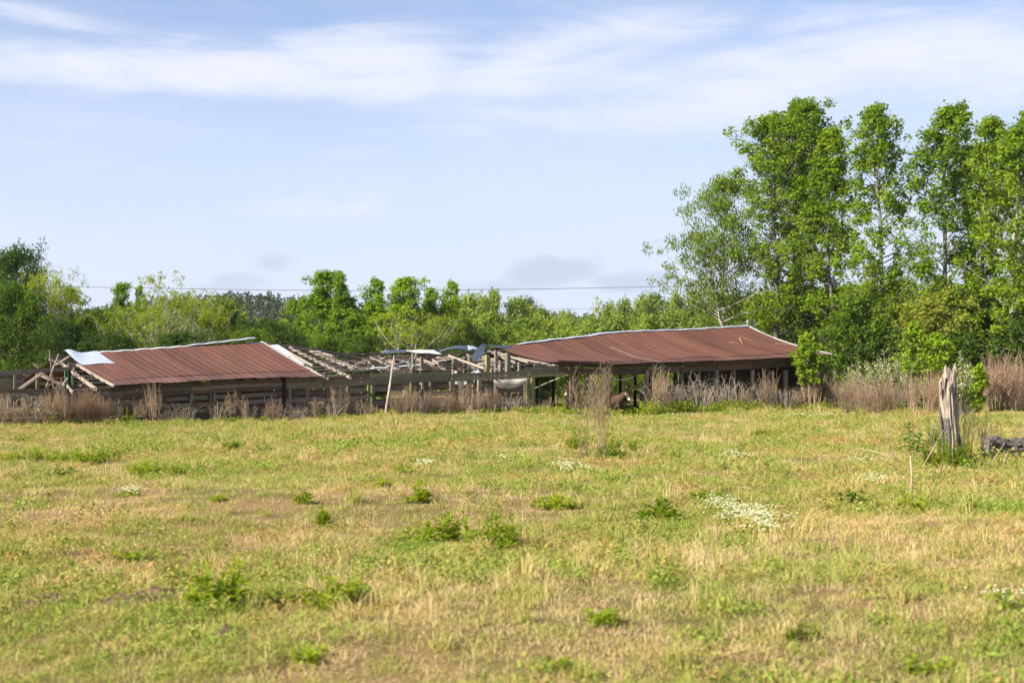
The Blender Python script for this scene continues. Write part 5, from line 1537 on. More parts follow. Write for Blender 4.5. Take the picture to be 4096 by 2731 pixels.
# the two tall dead weeds out in the field, and the stems round the stump
def big_weed(u, v, vtop, lean, kind_args, label, nm='dry_weed'):
    p = ground_at(u, v)
    d = p[1]
    H = 1.1 * (v - vtop) / FOC * d
    me = dry_weed(**{**kind_args, 'H': H, 'sr': 0.6})
    o = link(nm, me, None, p)
    o.rotation_euler = (0, lean, 0)
    return tag(o, label, 'dry weed', 'tall dead weeds out in the field')


big_weed(2335, 1838, 1440, -0.055, dict(seed=501, R=0.22, stems=5, branches=26, plume=0.46, fine=5, tw=0.007, blen=0.36, rad=0.95), 'tall leaning dead weed with a forked bare top in mid field')
big_weed(2405, 1805, 1445, -0.01, dict(seed=502, R=0.28, stems=13, branches=28, plume=0.66, fine=6, tw=0.006, blen=0.22, rad=0.8), 'dense bushy dead weed right beside the leaning one in mid field')
for k, (u, v, vt, R, n) in enumerate([(3870, 1855, 1560, 0.25, 9), (3905, 1850, 1590, 0.3, 8), (3945, 1850, 1620, 0.3, 6)]):
    big_weed(u, v, vt, 0.03, dict(seed=510 + k, R=R, stems=n, branches=16, plume=0.6, fine=6, tw=0.005, blen=0.2), ['dead weed brushing the right side of the broken stump', 'dead weed between the stump and the fallen log', 'dead weed in front of the fallen log'][k])
for k, (u, v, vt, R, n, ln) in enumerate([(3580, 1855, 1620, 0.25, 4, -0.08), (3650, 1850, 1600, 0.3, 6, -0.06), (3700, 1870, 1640, 0.2, 4, 0.1), (3740, 1850, 1650, 0.25, 5, 0.0)]):
    big_weed(u, v, vt, ln, dict(seed=520 + k, R=R, stems=n, branches=7, plume=0.5, fine=4, tw=0.004, blen=0.16), ['thin dead stalks farthest left of the broken stump', 'thin dead stalks behind the broad-leaved sapling', 'dead stalks leaning right in front of the stump sapling', 'dead stalks against the left side of the stump'][k])


# ------------------------------------------------------------------ green weeds, flowers and soil out in the field
def leafy(seed, R, H, n, size=0.09, tpl=LEAF, stems=10):
    rng = np.random.default_rng(seed)
    S, C = MB(), MB()
    for i in range(stems):
        a = rng.random() * 6.28; r = R * math.sqrt(rng.random())
        h = H * rng.uniform(0.3, 1.0) * (1.15 - 0.45 * r / R)
        b = np.array([math.cos(a) * r * 0.8, math.sin(a) * r * 0.7, -0.02]); e = np.array([math.cos(a) * r, math.sin(a) * r, h])
        S.tube(np.array([b, (b + e) / 2 + rng.normal(size=3) * 0.01, e]), [0.006, 0.005, 0.002], 3, cap=False)
        k = n // stems
        f = rng.uniform(0.15, 1.0, k)[:, None]
        P = b + (e - b) * f
        az_ = rng.random(k) * 6.28
        tip = unit(np.stack([np.cos(az_), np.sin(az_), rng.uniform(0.1, 1.3, k)], -1))
        side = unit(np.cross(tip, [0, 0, 1.0])); L = size * rng.uniform(0.6, 1.3, k)[:, None] * (1.15 - 0.5 * f)
        V = np.stack([P, P + tip * L * 0.5 + side * L * 0.2, P + tip * L + [0, 0, -0.25] * L, P + tip * L * 0.5 - side * L * 0.2], 1)
        C.add(V.reshape(-1, 3), (np.arange(k) * 4)[:, None] + np.arange(4)[None])
    return S, C


def leafy_weed(u, v, wpx, hpx, label, seed, mat='weed', size=None, dens=1.0):
    p = ground_at(u, v); d = p[1]
    R, H = wpx / 2 * 1.1 * d / FOC, hpx * 1.25 * d / FOC
    n = int(np.clip(240 * dens * (R / 0.25) ** 1.3, 140, 6000)); st = int(np.clip(14 * (R / 0.25) ** 1.5, 6, 70))
    S, C = leafy(seed, R, H, n, size or min(0.13, 0.3 * H + 0.05), stems=st)
    o = empty('leafy_weed', p); tag(o, label, 'weed', 'green leafy weeds in the pasture')
    link('stems', S.mesh('stems', M['weed'], True), o); link('leaves', C.mesh('leaves', M[mat]), o)


for k, a in enumerate([(130, 1845, 130, 50, 'leafy weed clump at the left edge, left of the long one'), (52, 1845, 110, 32, 'low leafy weeds cut by the left edge of the picture'), (261, 1850, 140, 45, 'leafy weeds joining the left-edge clump to the large one'),
                       (388, 1852, 190, 80, 'largest leafy weed clump of the left field, below the left wall'), (265, 1915, 160, 45, 'dark low weed clump below the left field clumps'), (575, 1905, 120, 75, 'pointed leafy weed right of the largest left clump'),
                       (697, 1908, 100, 40, 'low leafy weed trailing right of the pointed one'), (932, 1800, 90, 30, 'dull green tuft far out below the left roof'), (1063, 1808, 100, 25, 'thin dull tuft right of the far tuft'), (1603, 1890, 90, 32, 'small dark leafy weed beside a white flower patch'),
                       (1542, 1955, 60, 50, 'slim upright weed in the middle of the field'), (1685, 2010, 110, 75, 'bluish upright weed above the big double clump'), (1205, 2020, 80, 50, 'grey-green upright weed left of mid field'), (1298, 2110, 55, 65, 'single small weed left of the big double clump'),
                       (1735, 2185, 220, 120, 'left half of the big double weed clump in mid field'), (1975, 2200, 240, 160, 'right half of the big double weed clump in mid field, the tallest'), (880, 2440, 210, 230, 'tall loose weed clump in the left foreground'),
                       (1345, 2445, 260, 140, 'spreading leafy weed in the foreground right of the tall loose clump'), (1141, 2420, 120, 70, 'small weeds between the two foreground clumps'), (2640, 2085, 180, 80, 'bright weed clump left of the largest white flower patch'),
                       (3407, 2030, 120, 60, 'dark leafy weed right of the largest white flower patch'), (3668, 2065, 130, 85, 'leafy weed at the foot of the short bare stake'), (2222, 2030, 220, 50, 'spreading weeds below the mid field dead weeds'), (2832, 1995, 140, 35, 'low weeds above the largest flower patch'),
                       (2396, 2500, 150, 70, 'weed tuft in the middle foreground'), (2480, 1800, 130, 38, 'green weed at the right foot of the dense dead weed'), (2310, 1800, 90, 110, 'green leafy stems rising through the leaning dead weed'), (1230, 2650, 200, 60, 'blurred weed tuft at the bottom left of centre'),
                       (3700, 2700, 200, 60, 'blurred weed tuft at the bottom right'), (2250, 2680, 160, 50, 'blurred weed tuft at the bottom centre'), (3180, 2560, 160, 50, 'blurred weed tuft in the right foreground'), (520, 2240, 150, 40, 'low green tuft in the left middle field'), (3050, 1740, 80, 25, 'faint green tuft below the stalls'), (860, 2010, 90, 30, 'low tuft in the left middle field above the dirt')]):
    leafy_weed(*a, seed=600 + k, mat='weed' if k not in (4, 7, 8, 20) else 'mid')
leafy_weed(2410, 1832, 190, 34, 'low dull weeds matted round the foot of the dense dead weed', 651, mat='mid', dens=1.5)
leafy_weed(515, 1698, 60, 65, 'bright green bush plant against the left barn wall', 650, size=0.10, dens=1.6)


def flower_patch(u, v, wpx, dpx, label, seed, n):
    rng = np.random.default_rng(seed)
    p = ground_at(u, v); d = p[1]
    a = ground_at(u, v - dpx / 2); b = ground_at(u, v + dpx / 2)
    R, D = wpx / 2 * d / FOC, abs(a[1] - b[1]) / 2
    n = int(n * 0.8)
    x = p[0] + rng.normal(size=n) * R * 0.45; y = p[1] + rng.normal(size=n) * D * 0.5
    keep = vnoise(x * 6, y * 2.0, 1.0) > 0.33
    x, y = x[keep], y[keep]; n = len(x)
    z = terrain(x, y) + rng.uniform(0.05, 0.13, n)
    F, G = MB(), MB()
    o_ = np.array([[1, 0, 0], [0, 1, 0], [-1, 0, 0], [0, -1, 0], [0, 0, 0.7], [0, 0, -0.7]])
    fc = np.array([[0, 1, 4], [1, 2, 4], [2, 3, 4], [3, 0, 4], [1, 0, 5], [2, 1, 5], [3, 2, 5], [0, 3, 5]])
    C = np.stack([x, y, z], -1) - p
    s = rng.uniform(0.008, 0.014, n) * (1 + d / 60)
    F.add((C[:, None] + o_[None] * s[:, None, None]).reshape(-1, 3), T=(fc[None] + (np.arange(n) * 6)[:, None, None]).reshape(-1, 3))
    st = np.stack([C - [0.004, 0, 0], C + [0.004, 0, 0], C - [0, 0, 0.12]], 1)
    G.add(st.reshape(-1, 3), T=(np.arange(n) * 3)[:, None] + np.arange(3)[None])
    leaves(G, C - [0, 0, 0.04], unit(rng.normal(size=C.shape) * 0.6 + [0, 0, 1]), rng.uniform(0.02, 0.05, n), TRIP, rng)
    o = empty('flower_patch', p); tag(o, label, 'flowers', 'white flower patches in the pasture')
    link('flower_heads', F.mesh('flower_heads', M['flower']), o)['kind'] = 'stuff'; link('leaves', G.mesh('leaves', M['weed']), o)


for k, a in enumerate([(3015, 2085, 270, 80, 'largest and densest white flower patch in the right field', 1100), (2890, 2040, 200, 60, 'thinner white flowers just above the largest patch', 260), (3060, 2130, 160, 50, 'white flowers trailing below the largest patch', 120),
                       (2283, 1880, 160, 30, 'white flower patch below the mid field dead weeds', 330), (2940, 1840, 130, 26, 'white flower patch far out between the dead weeds and the stump', 260), (3530, 1930, 180, 50, 'scattered white flowers left of the short bare stake', 320),
                       (3440, 1850, 220, 40, 'scattered white flowers left of the sapling by the stump', 260), (1700, 1866, 90, 26, 'small white flower patch beside the small dark weed', 160), (2020, 1838, 110, 16, 'faint white flowers left of the mid field dead weeds', 90),
                       (3280, 1664, 330, 14, 'long white flower strip below the stalls near the barn end', 420), (2975, 1690, 110, 12, 'short white flower strip below the stalls', 130), (2750, 1664, 240, 10, 'thin white flower line below the open bay', 160), (4005, 2430, 180, 80, 'loose white flowers at the right edge of the foreground', 45),
                       (530, 1985, 140, 20, 'faint white flowers in the left middle field', 90), (1900, 1684, 120, 10, 'faint white flower line below the torn tarp', 90), (3690, 1640, 200, 12, 'white flower strip left of the stump top', 200), (3990, 1690, 160, 14, 'white flower strip right of the stump', 160)]):
    flower_patch(a[0], a[1], a[2], a[3], a[4], 700 + k, a[5])


def mound(u, v, wpx, hpx, label, seed):
    p = ground_at(u, v); d = p[1]; rng = np.random.default_rng(seed)
    R, H = wpx / 2 * d / FOC, hpx * d / FOC
    a, r = np.meshgrid(np.linspace(0, 2 * math.pi, 72), np.linspace(0, 1, 22), indexing='ij')
    x, y = np.cos(a) * r * R, np.sin(a) * r * R * 0.7
    z = H * (1 - r ** 1.6) * (0.35 + 1.1 * vnoise(x * 9 + seed, y * 9, 1.0)) + 0.07 * (vnoise(x * 22, y * 22 + seed, 1.0) - 0.35) + 0.03 * (vnoise(x * 60, y * 60 + seed, 1.0) - 0.5)
    z = z - 0.05 * (r > 0.95) + (terrain(p[0] + x, p[1] + y) - p[2])
    mb = MB(); mb.grid(np.stack([x, y, z], -1)); o = link('soil_mound', mb.mesh('soil_mound', M['soil'], True), None, p)
    tag(o, label, 'soil', 'turned soil in the pasture')


mound(600, 2400, 400, 26, 'dark ridge of turned soil in the left foreground', 1); mound(900, 2560, 180, 20, 'small brown soil heap in the left foreground', 2); mound(220, 2408, 260, 20, 'brown soil at the left end of the dark ridge', 3)
mound(2920, 1690, 60, 6, 'small bare soil spot below the stalls', 4)

# green undergrowth along the foot of the barn
rng = np.random.default_rng(33)
mb = MB()
for (ua, ub, va, vb, n, w0, w1) in [(2120, 2560, 1618, 1640, 2600, -1.4, 0.4), (2560, 3060, 1590, 1625, 5200, -2.4, -0.8), (3060, 3360, 1605, 1625, 2000, -2.0, -0.6), (1900, 2120, 1625, 1640, 1000, -1.6, -0.7), (1330, 1420, 1650, 1670, 500, -1.2, -0.6), (850, 1080, 1660, 1680, 900, -1.2, -0.6), (1500, 1900, 1630, 1650, 900, -1.6, -0.9), (200, 420, 1650, 1690, 500, -1.8, -1.0)]:
    u = rng.uniform(ua, ub, n); w = rng.uniform(w0, w1, n)
    P = np.array([bp(a, 1600, b) for a, b in zip(u, w)])
    g = terrain(P[:, 0], P[:, 1])
    topz = np.array([bp(a, rng.uniform(va, vb), b)[2] for a, b in zip(u, w)])
    hh = np.maximum(0.12, topz - g) * (0.4 + 0.8 * vnoise(u / 14, w, 1.0))
    P[:, 2] = g + hh * rng.random(n) ** 0.7
    leaves(mb, P, unit(rng.normal(size=P.shape) + [0, 0, 0.8]), rng.uniform(0.07, 0.16, n), LEAF, rng)
n = 3600
u = rng.uniform(3360, 4200, n)
Yb = rng.uniform(71, 79, n)
P = np.array([at(a, 1600, b) for a, b in zip(u, Yb)]); P[:, 2] = terrain(P[:, 0], P[:, 1]) + rng.random(n) * (0.25 + 0.6 * vnoise(u / 30, Yb, 1.0))
leaves(mb, P, unit(rng.normal(size=P.shape) + [0, 0, 0.8]), rng.uniform(0.07, 0.16, n), LEAF, rng)
tag(build(mb, 'undergrowth', M['weed']), 'bright green undergrowth along the foot of the barn', kind='stuff')

# ------------------------------------------------------------------ stump, log, sapling and sticks on the right
def stump():
    p = ground_at(3815, 1862); d = p[1]; rng = np.random.default_rng(4)
    H = (1862 - 1482) / FOC * d
    na, nh = 64, 26
    mb = MB()
    a = np.linspace(0, 2 * math.pi, na, endpoint=False); t = np.linspace(0, 1, nh)
    A, T_ = np.meshgrid(a, t, indexing='ij')
    top = 0.74 + 0.20 * vnoise(np.cos(A) * 2.2 + 3, np.sin(A) * 2.2, 1.0) + 0.14 * vnoise(A * 6, A * 0, 1.0) + 0.10 * np.clip(np.cos(A - 0.6), 0, 1) - 0.22 * np.clip(np.cos(A - 3.4), 0, 1) ** 3
    fib = 0.05 * (vnoise(A * 5, T_ * 2.4, 1.0) - 0.5) + 0.045 * (vnoise(A * 11, T_ * 5.0 + 9, 1.0) - 0.5)
    r = 0.150 + 0.06 * np.exp(-T_ * 9) - 0.008 * T_ + fib + 0.02 * np.sin(3 * A + 1)
    Z = -0.1 + T_ * (H + 0.1) * top
    X = np.cos(A) * r - 0.13 * T_; Y_ = np.sin(A) * r
    V = np.stack([X, Y_, Z], -1)
    Vi = np.stack([np.cos(A[:, -1]) * r[:, -1] * 0.62 - 0.13, np.sin(A[:, -1]) * r[:, -1] * 0.62, Z[:, -1] - 0.25], -1)[:, None]
    V = np.concatenate([V, Vi], 1)
    V = np.concatenate([V, V[:1]], 0)
    mb.grid(V)
    o = empty('tree_stump', p); tag(o, 'tall broken grey tree stump with a jagged hollow top', 'stump')
    link('trunk', mb.mesh('trunk', M['stump'], False), o)
    for k, (ang, z0, z1) in enumerate([(2.9, 0.0, 0.62), (3.7, 0.1, 0.5), (5.6, 0.0, 0.3)]):      # bark slabs still clinging
        mb = MB()
        aa, tt = np.meshgrid(np.linspace(ang, ang + 0.5, 6), np.linspace(z0, z1, 10), indexing='ij')
        aa = aa + 0.12 * (vnoise(tt * 9, aa, 1.0) - 0.5)
        rr = 0.178 + 0.07 * np.exp(-tt * 9) + 0.012 * vnoise(aa * 9, tt * 12, 1.0)
        P = np.stack([np.cos(aa) * rr - 0.13 * tt, np.sin(aa) * rr, tt * H], -1); P2 = np.stack([np.cos(aa) * (rr + 0.018) - 0.13 * tt, np.sin(aa) * (rr + 0.018), tt * H], -1)
        mb.grid(P2); mb.grid(P[:, ::-1]); mb.grid(np.stack([P[0], P2[0]], 0)); mb.grid(np.stack([P2[-1], P[-1]], 0)); mb.grid(np.stack([P2[:, 0], P[:, 0]], 0)); mb.grid(np.stack([P[:, -1], P2[:, -1]], 0))
        link('bark_slab', mb.mesh('bark_slab', M['log']), o)


stump()


def log_():
    p = ground_at(3935, 1835); d = p[1]; rng = np.random.default_rng(6)
    o = empty('fallen_log', p); tag(o, 'charred fallen log lying right of the stump', 'log')
    n = 26; t = np.linspace(0, 1, n)
    ctr = np.stack([t * 2.3, 0.25 * np.sin(t * 3) + 0.1, 0.17 + 0.10 * np.sin(t * 5 + 0.4) - 0.05 * t], -1)
    na = 22; a = np.linspace(0, 2 * math.pi, na, endpoint=False)
    A, T_ = np.meshgrid(a, t, indexing='ij')
    r = 0.15 + 0.06 * np.sin(T_ * 9 + 1) ** 2 + 0.11 * (vnoise(A * 2.5, T_ * 9, 1.0) - 0.5) + 0.07 * (vnoise(A * 7, T_ * 26, 1.0) - 0.5)
    r[:, 0] *= 0.25; r[:, -1] *= 0.25
    V = np.stack([ctr[None, :, 0] + 0 * A, ctr[None, :, 1] + np.cos(A) * r, ctr[None, :, 2] + np.sin(A) * r], -1)
    mb = MB(); V = V + 0.05 * (np.random.default_rng(8).random(V.shape) - 0.5)
    mb.grid(np.concatenate([V, V[:1]], 0)[:, ::-1]); link('trunk', mb.mesh('trunk', M['log'], False), o)
    for pts, r0 in [([(0.3, 0, 0.25), (0.15, -0.1, 0.4), (0.0, -0.1, 0.48)], 0.05), ([(0.9, 0.1, 0.25), (1.0, 0.0, 0.42), (1.15, 0.0, 0.5)], 0.06), ([(1.5, 0.2, 0.3), (1.7, 0.2, 0.46), (1.8, 0.3, 0.5)], 0.08)]:
        mb = MB(); mb.tube(np.array(pts), [r0, r0 * 0.8, r0 * 0.3], 7); link('branch_stub', mb.mesh('branch_stub', M['log'], True), o)


log_()


def bare_stick(name, a, b, r, label, mat='pale_stick', fork=False):
    p = ground_at(*a[:2]); q = at(b[0], b[1], p[1] + b[2])
    mb = MB()
    m_ = (p + q) / 2 + np.array([0.02, 0, 0.015])
    mb.tube(np.array([p - [0, 0, 0.03], m_, q]) - p, [r, r * 0.8, r * 0.5], 6)
    if fork:
        mb.tube(np.array([m_, m_ + (q - p) * 0.3 + np.array([-0.08, 0, 0.05])]) - p, [r * 0.7, r * 0.3], 5)
    return tag(link(name, mb.mesh(name, M['stick'], True), None, p), label, 'stick', 'bare sticks near the stump')


M['stick'] = bark('bare stick', (0.32, 0.23, 0.15, 1), (0.52, 0.40, 0.29, 1), (9, 9, 9))
bare_stick('bare_stick', (3942, 1880), (4020, 1772, 0.2), 0.014, 'bare stick slanting up to the log from lower left')
bare_stick('bare_stick', (4002, 1882), (4032, 1802, 0.1), 0.013, 'short forked stick propped against the log', fork=True)
bare_stick('bare_stick', (4100, 1845), (4025, 1800, 0.3), 0.013, 'bare stick slanting down right across the log')
bare_stick('bare_stick', (4030, 1893), (4110, 1866, 0.2), 0.011, 'bare stick lying in the grass at the right edge')
bare_stick('bare_stick', (3680, 1880), (3775, 1720, 0.1), 0.012, 'long bare stick leaning against the left of the stump')
bare_stick('bare_stake', (3643, 2012), (3641, 1822, 0.0), 0.020, 'short pale bare stake standing upright in the right field')
bare_stick('bare_stick', (3290, 1745), (3060, 1738, 2.0), 0.010, 'thin stick lying far out below the stalls')
bare_stick('bare_stick', (3590, 1830), (3420, 1790, 1.0), 0.012, 'dark branch lying left of the stump stalks')


def sapling():
    p = ground_at(3640, 1835); d = p[1]; rng = np.random.default_rng(12)
    H = (1835 - 1705) / FOC * d
    o = empty('sapling', p); tag(o, 'broad-leaved green sapling standing left of the stump', 'sapling')
    S, C = MB(), MB()
    for (dx, h, n) in [(0.0, H, 16), (0.22, H * 0.68, 12)]:
        b = np.array([dx * 0.5, 0, -0.03]); e = np.array([dx, 0.02, h])
        S.tube(np.array([b, (b + e) / 2, e]), [0.012, 0.01, 0.005], 5)
        for i in range(n):
            f = 0.35 + 0.65 * i / (n - 1); q = b + (e - b) * f; az_ = i * 2.4
            tip = unit(np.array([math.cos(az_), math.sin(az_), 0.25 + 0.9 * (f > 0.85)])); L = 0.27 * (1.15 - 0.45 * f) ; side = unit(np.cross(tip, [0, 0, 1.0]))
            ts = np.linspace(0, 1, 6)
            mid = q + tip * L * ts[:, None] + np.array([0, 0, -0.45]) * L * (ts ** 2)[:, None]
            wd = (np.sin(np.pi * np.clip(ts, 0.05, 0.97)) ** 0.8 * L * 0.24)[:, None]
            C.grid(np.stack([mid - side * wd + [0, 0, 0.02], mid, mid + side * wd + [0, 0, 0.02]], 1))
    link('stem', S.mesh('stem', M['weed'], True), o); link('leaves', C.mesh('leaves', M['sapling'], True), o)


sapling()
leafy_weed(3790, 1872, 190, 130, 'small-leaved green vine mound wrapped round the stump foot', 660, size=0.065, dens=9.0)
leafy_weed(3760, 1800, 120, 120, 'green sprouts behind the left side of the stump', 661, size=0.15, dens=1.6, mat='sapling')
leafy_weed(3985, 1800, 80, 90, 'upright green weed behind the middle of the log', 662, size=0.08)
leafy_weed(4040, 1800, 80, 75, 'upright green weed behind the right part of the log', 663, size=0.08)
leafy_weed(3960, 1878, 70, 25, 'low green weed in front of the log', 664, size=0.08)

# leaning pole in front of the collapsed middle
q = bp(1536, 1655, -1.4); q[2] = gz(q[0], q[1]) - 0.15
p = bp(1577, 1420, -0.35)
pole_o = np.array([q[0], q[1], gz(q[0], q[1])])
mb = MB(); t = np.linspace(0, 1, 7)[:, None]
P = q + (p - q) * t + np.array([[0, 0, 0], [0.01, 0, 0], [0.015, 0, 0], [0.02, 0, 0], [0.01, 0, 0], [0.0, 0, 0], [0, 0, 0]])
mb.tube(P - pole_o, [0.055, 0.054, 0.052, 0.05, 0.048, 0.045, 0.02], 8)
M['polewood'] = bark('pale pole wood', (0.30, 0.24, 0.18, 1), (0.50, 0.42, 0.33, 1), (12, 12, 2))
tag(link('leaning_pole', mb.mesh('leaning_pole', M['polewood'], True), None, pole_o), 'pale wooden pole leaning against the collapsed middle of the barn', 'pole')

# small things left in and on the barn
def twig(name, pts, r, label):
    P = np.array([SR(np.array(t), np.array(s)) + NR * h for t, s, h in pts]); o = P[0].copy()
    mb = MB(); mb.tube(P - o, np.linspace(r, r * 0.5, len(P)), 5)
    tag(link(name, mb.mesh(name, M['stick'], True), None, o), label, 'twig', 'fallen twigs on the right roof')


twig('roof_twig', [(0.835, 0.42, 0.06), (0.84, 0.36, 0.22), (0.855, 0.33, 0.3), (0.87, 0.36, 0.16), (0.885, 0.46, 0.05)], 0.018, 'crooked looped twig lying high on the right roof')
twig('roof_twig', [(0.80, 0.36, 0.05), (0.812, 0.37, 0.08), (0.825, 0.44, 0.05)], 0.016, 'short curved twig left of the looped twig on the roof')
twig('roof_twig', [(0.945, 0.50, 0.06), (0.958, 0.52, 0.09), (0.985, 0.60, 0.05)], 0.015, 'thin forked twig near the end of the right roof')
p = bp(1824, 1489, 0.55); mb = MB()
mb.tube(np.array([[0, 0.05, 0], [0, 0.0, 0], [0, -0.05, 0], [0, -0.07, 0]]), [0.03, 0.07, 0.07, 0.03], 14)
tag(link('reflector_lamp', mb.mesh('reflector_lamp', M['pipe'], True), None, p), 'round white porcelain reflector hanging behind the mossy beam', 'lamp')
p = bp(1912, 1493, 0.5); mb = MB()
mb.tube(np.array([[0, 0, -0.02], [0, 0, 0.02], [0, 0, 0.07], [0, 0, 0.15], [0, 0, 0.2]]), [0.19, 0.18, 0.12, 0.05, 0.05], 16)
tag(link('feed_pan', mb.mesh('feed_pan', M['pipe'], True), None, p), 'white dome-shaped pan above the mossy beam, below the torn sheet', 'pan')
for k, (u, v, Y, w, h, lab) in enumerate([(1800, 1440, 0, 40, 50, 'green vine growing up inside the barn beside a post'), (1848, 1470, 0, 26, 24, 'small green sprig beside the white reflector')]):
    p = bp(u, v, 1.2); g = gz(p[0], p[1]); d = p[1]
    S, C = leafy(680 + k, 0.28 if k == 0 else 0.18, p[2] - g, 300, 0.12, stems=14)
    o = empty('vine', (p[0], p[1], g)); tag(o, lab, 'vine', 'green vines inside the barn')
    link('stems', S.mesh('stems', M['weed'], True), o); link('leaves', C.mesh('leaves', M['weed']), o)
# bright green weed inside the open bay
for k, (u, v, w, lab) in enumerate([(2255, 1560, 3.0, 'bright green weed behind the leftmost dark posts of the open bay'), (2510, 1600, 3.5, 'green weeds right behind the brown donkey')]):
    p = bp(u, v, w); g = gz(p[0], p[1])
    S, C = leafy(690 + k, 0.38, p[2] - g, 420, 0.15, stems=18)
    o = empty('leafy_weed', (p[0], p[1], g)); tag(o, lab, 'weed', 'green leafy weeds in the open bay')
    link('stems', S.mesh('stems', M['weed'], True), o); link('leaves', C.mesh('leaves', M['weed']), o)

# overhead wires crossing behind the barn
for lab, pts in [('upper power line crossing the sky behind the barn', [(-900, 1138), (330, 1147), (1170, 1163), (1900, 1160), (2750, 1145), (4100, 1108), (5200, 1075)]), ('lower power line just above the distant woods', [(-900, 1222), (250, 1232), (1000, 1242), (2250, 1238), (2400, 1235), (4100, 1205), (5200, 1180)])]:
    us = np.linspace(pts[0][0], pts[-1][0], 60)
    P = np.array([at(u, np.interp(u, [a for a, b in pts], [b for a, b in pts]), 135) for u in us])
    k = np.ones(7) / 7
    P[:, 2] = np.convolve(np.pad(P[:, 2], 3, 'edge'), k, 'valid')
    o = P[30].copy(); mb = MB(); mb.tube(P - o, 0.022 if lab[0] == 'u' else 0.011, 4, cap=False)
    tag(link('power_line', mb.mesh('power_line', M['wire']), None, o), lab, 'power line', 'overhead wires')


# ------------------------------------------------------------------ donkeys
def fur(name, ca, cb):
    m, nt, out = new_mat(name)
    p = node(nt, 'ShaderNodeTexCoord').outputs['Object']
    n = noise(nt, mapping(nt, p, (9, 9, 4)), 1.0, 5.0, 0.65)
    n2 = noise(nt, p, 2.5, 3.0)
    c = mixc(nt, maprange(nt, mth(nt, 'ADD', mth(nt, 'MULTIPLY', n, 0.6), mth(nt, 'MULTIPLY', n2, 0.4)), 0.35, 0.65), ca, cb)
    finish(nt, out, c, 0.85, spec=0.15, bump=n, bump_d=0.02, bump_s=0.7)
    return m


M['furbrown'] = fur('brown coat', (0.042, 0.025, 0.019, 1), (0.105, 0.062, 0.047, 1))
M['furgrey'] = fur('grey coat', (0.10, 0.088, 0.088, 1), (0.24, 0.21, 0.205, 1))
M['furdark'] = fur('dark coat', (0.022, 0.017, 0.015, 1), (0.06, 0.045, 0.038, 1))
M['furpale'] = fur('pale muzzle', (0.50, 0.46, 0.40, 1), (0.72, 0.68, 0.62, 1))
M['hoof'] = plain('hoof', (0.03, 0.025, 0.022, 1), 0.6)


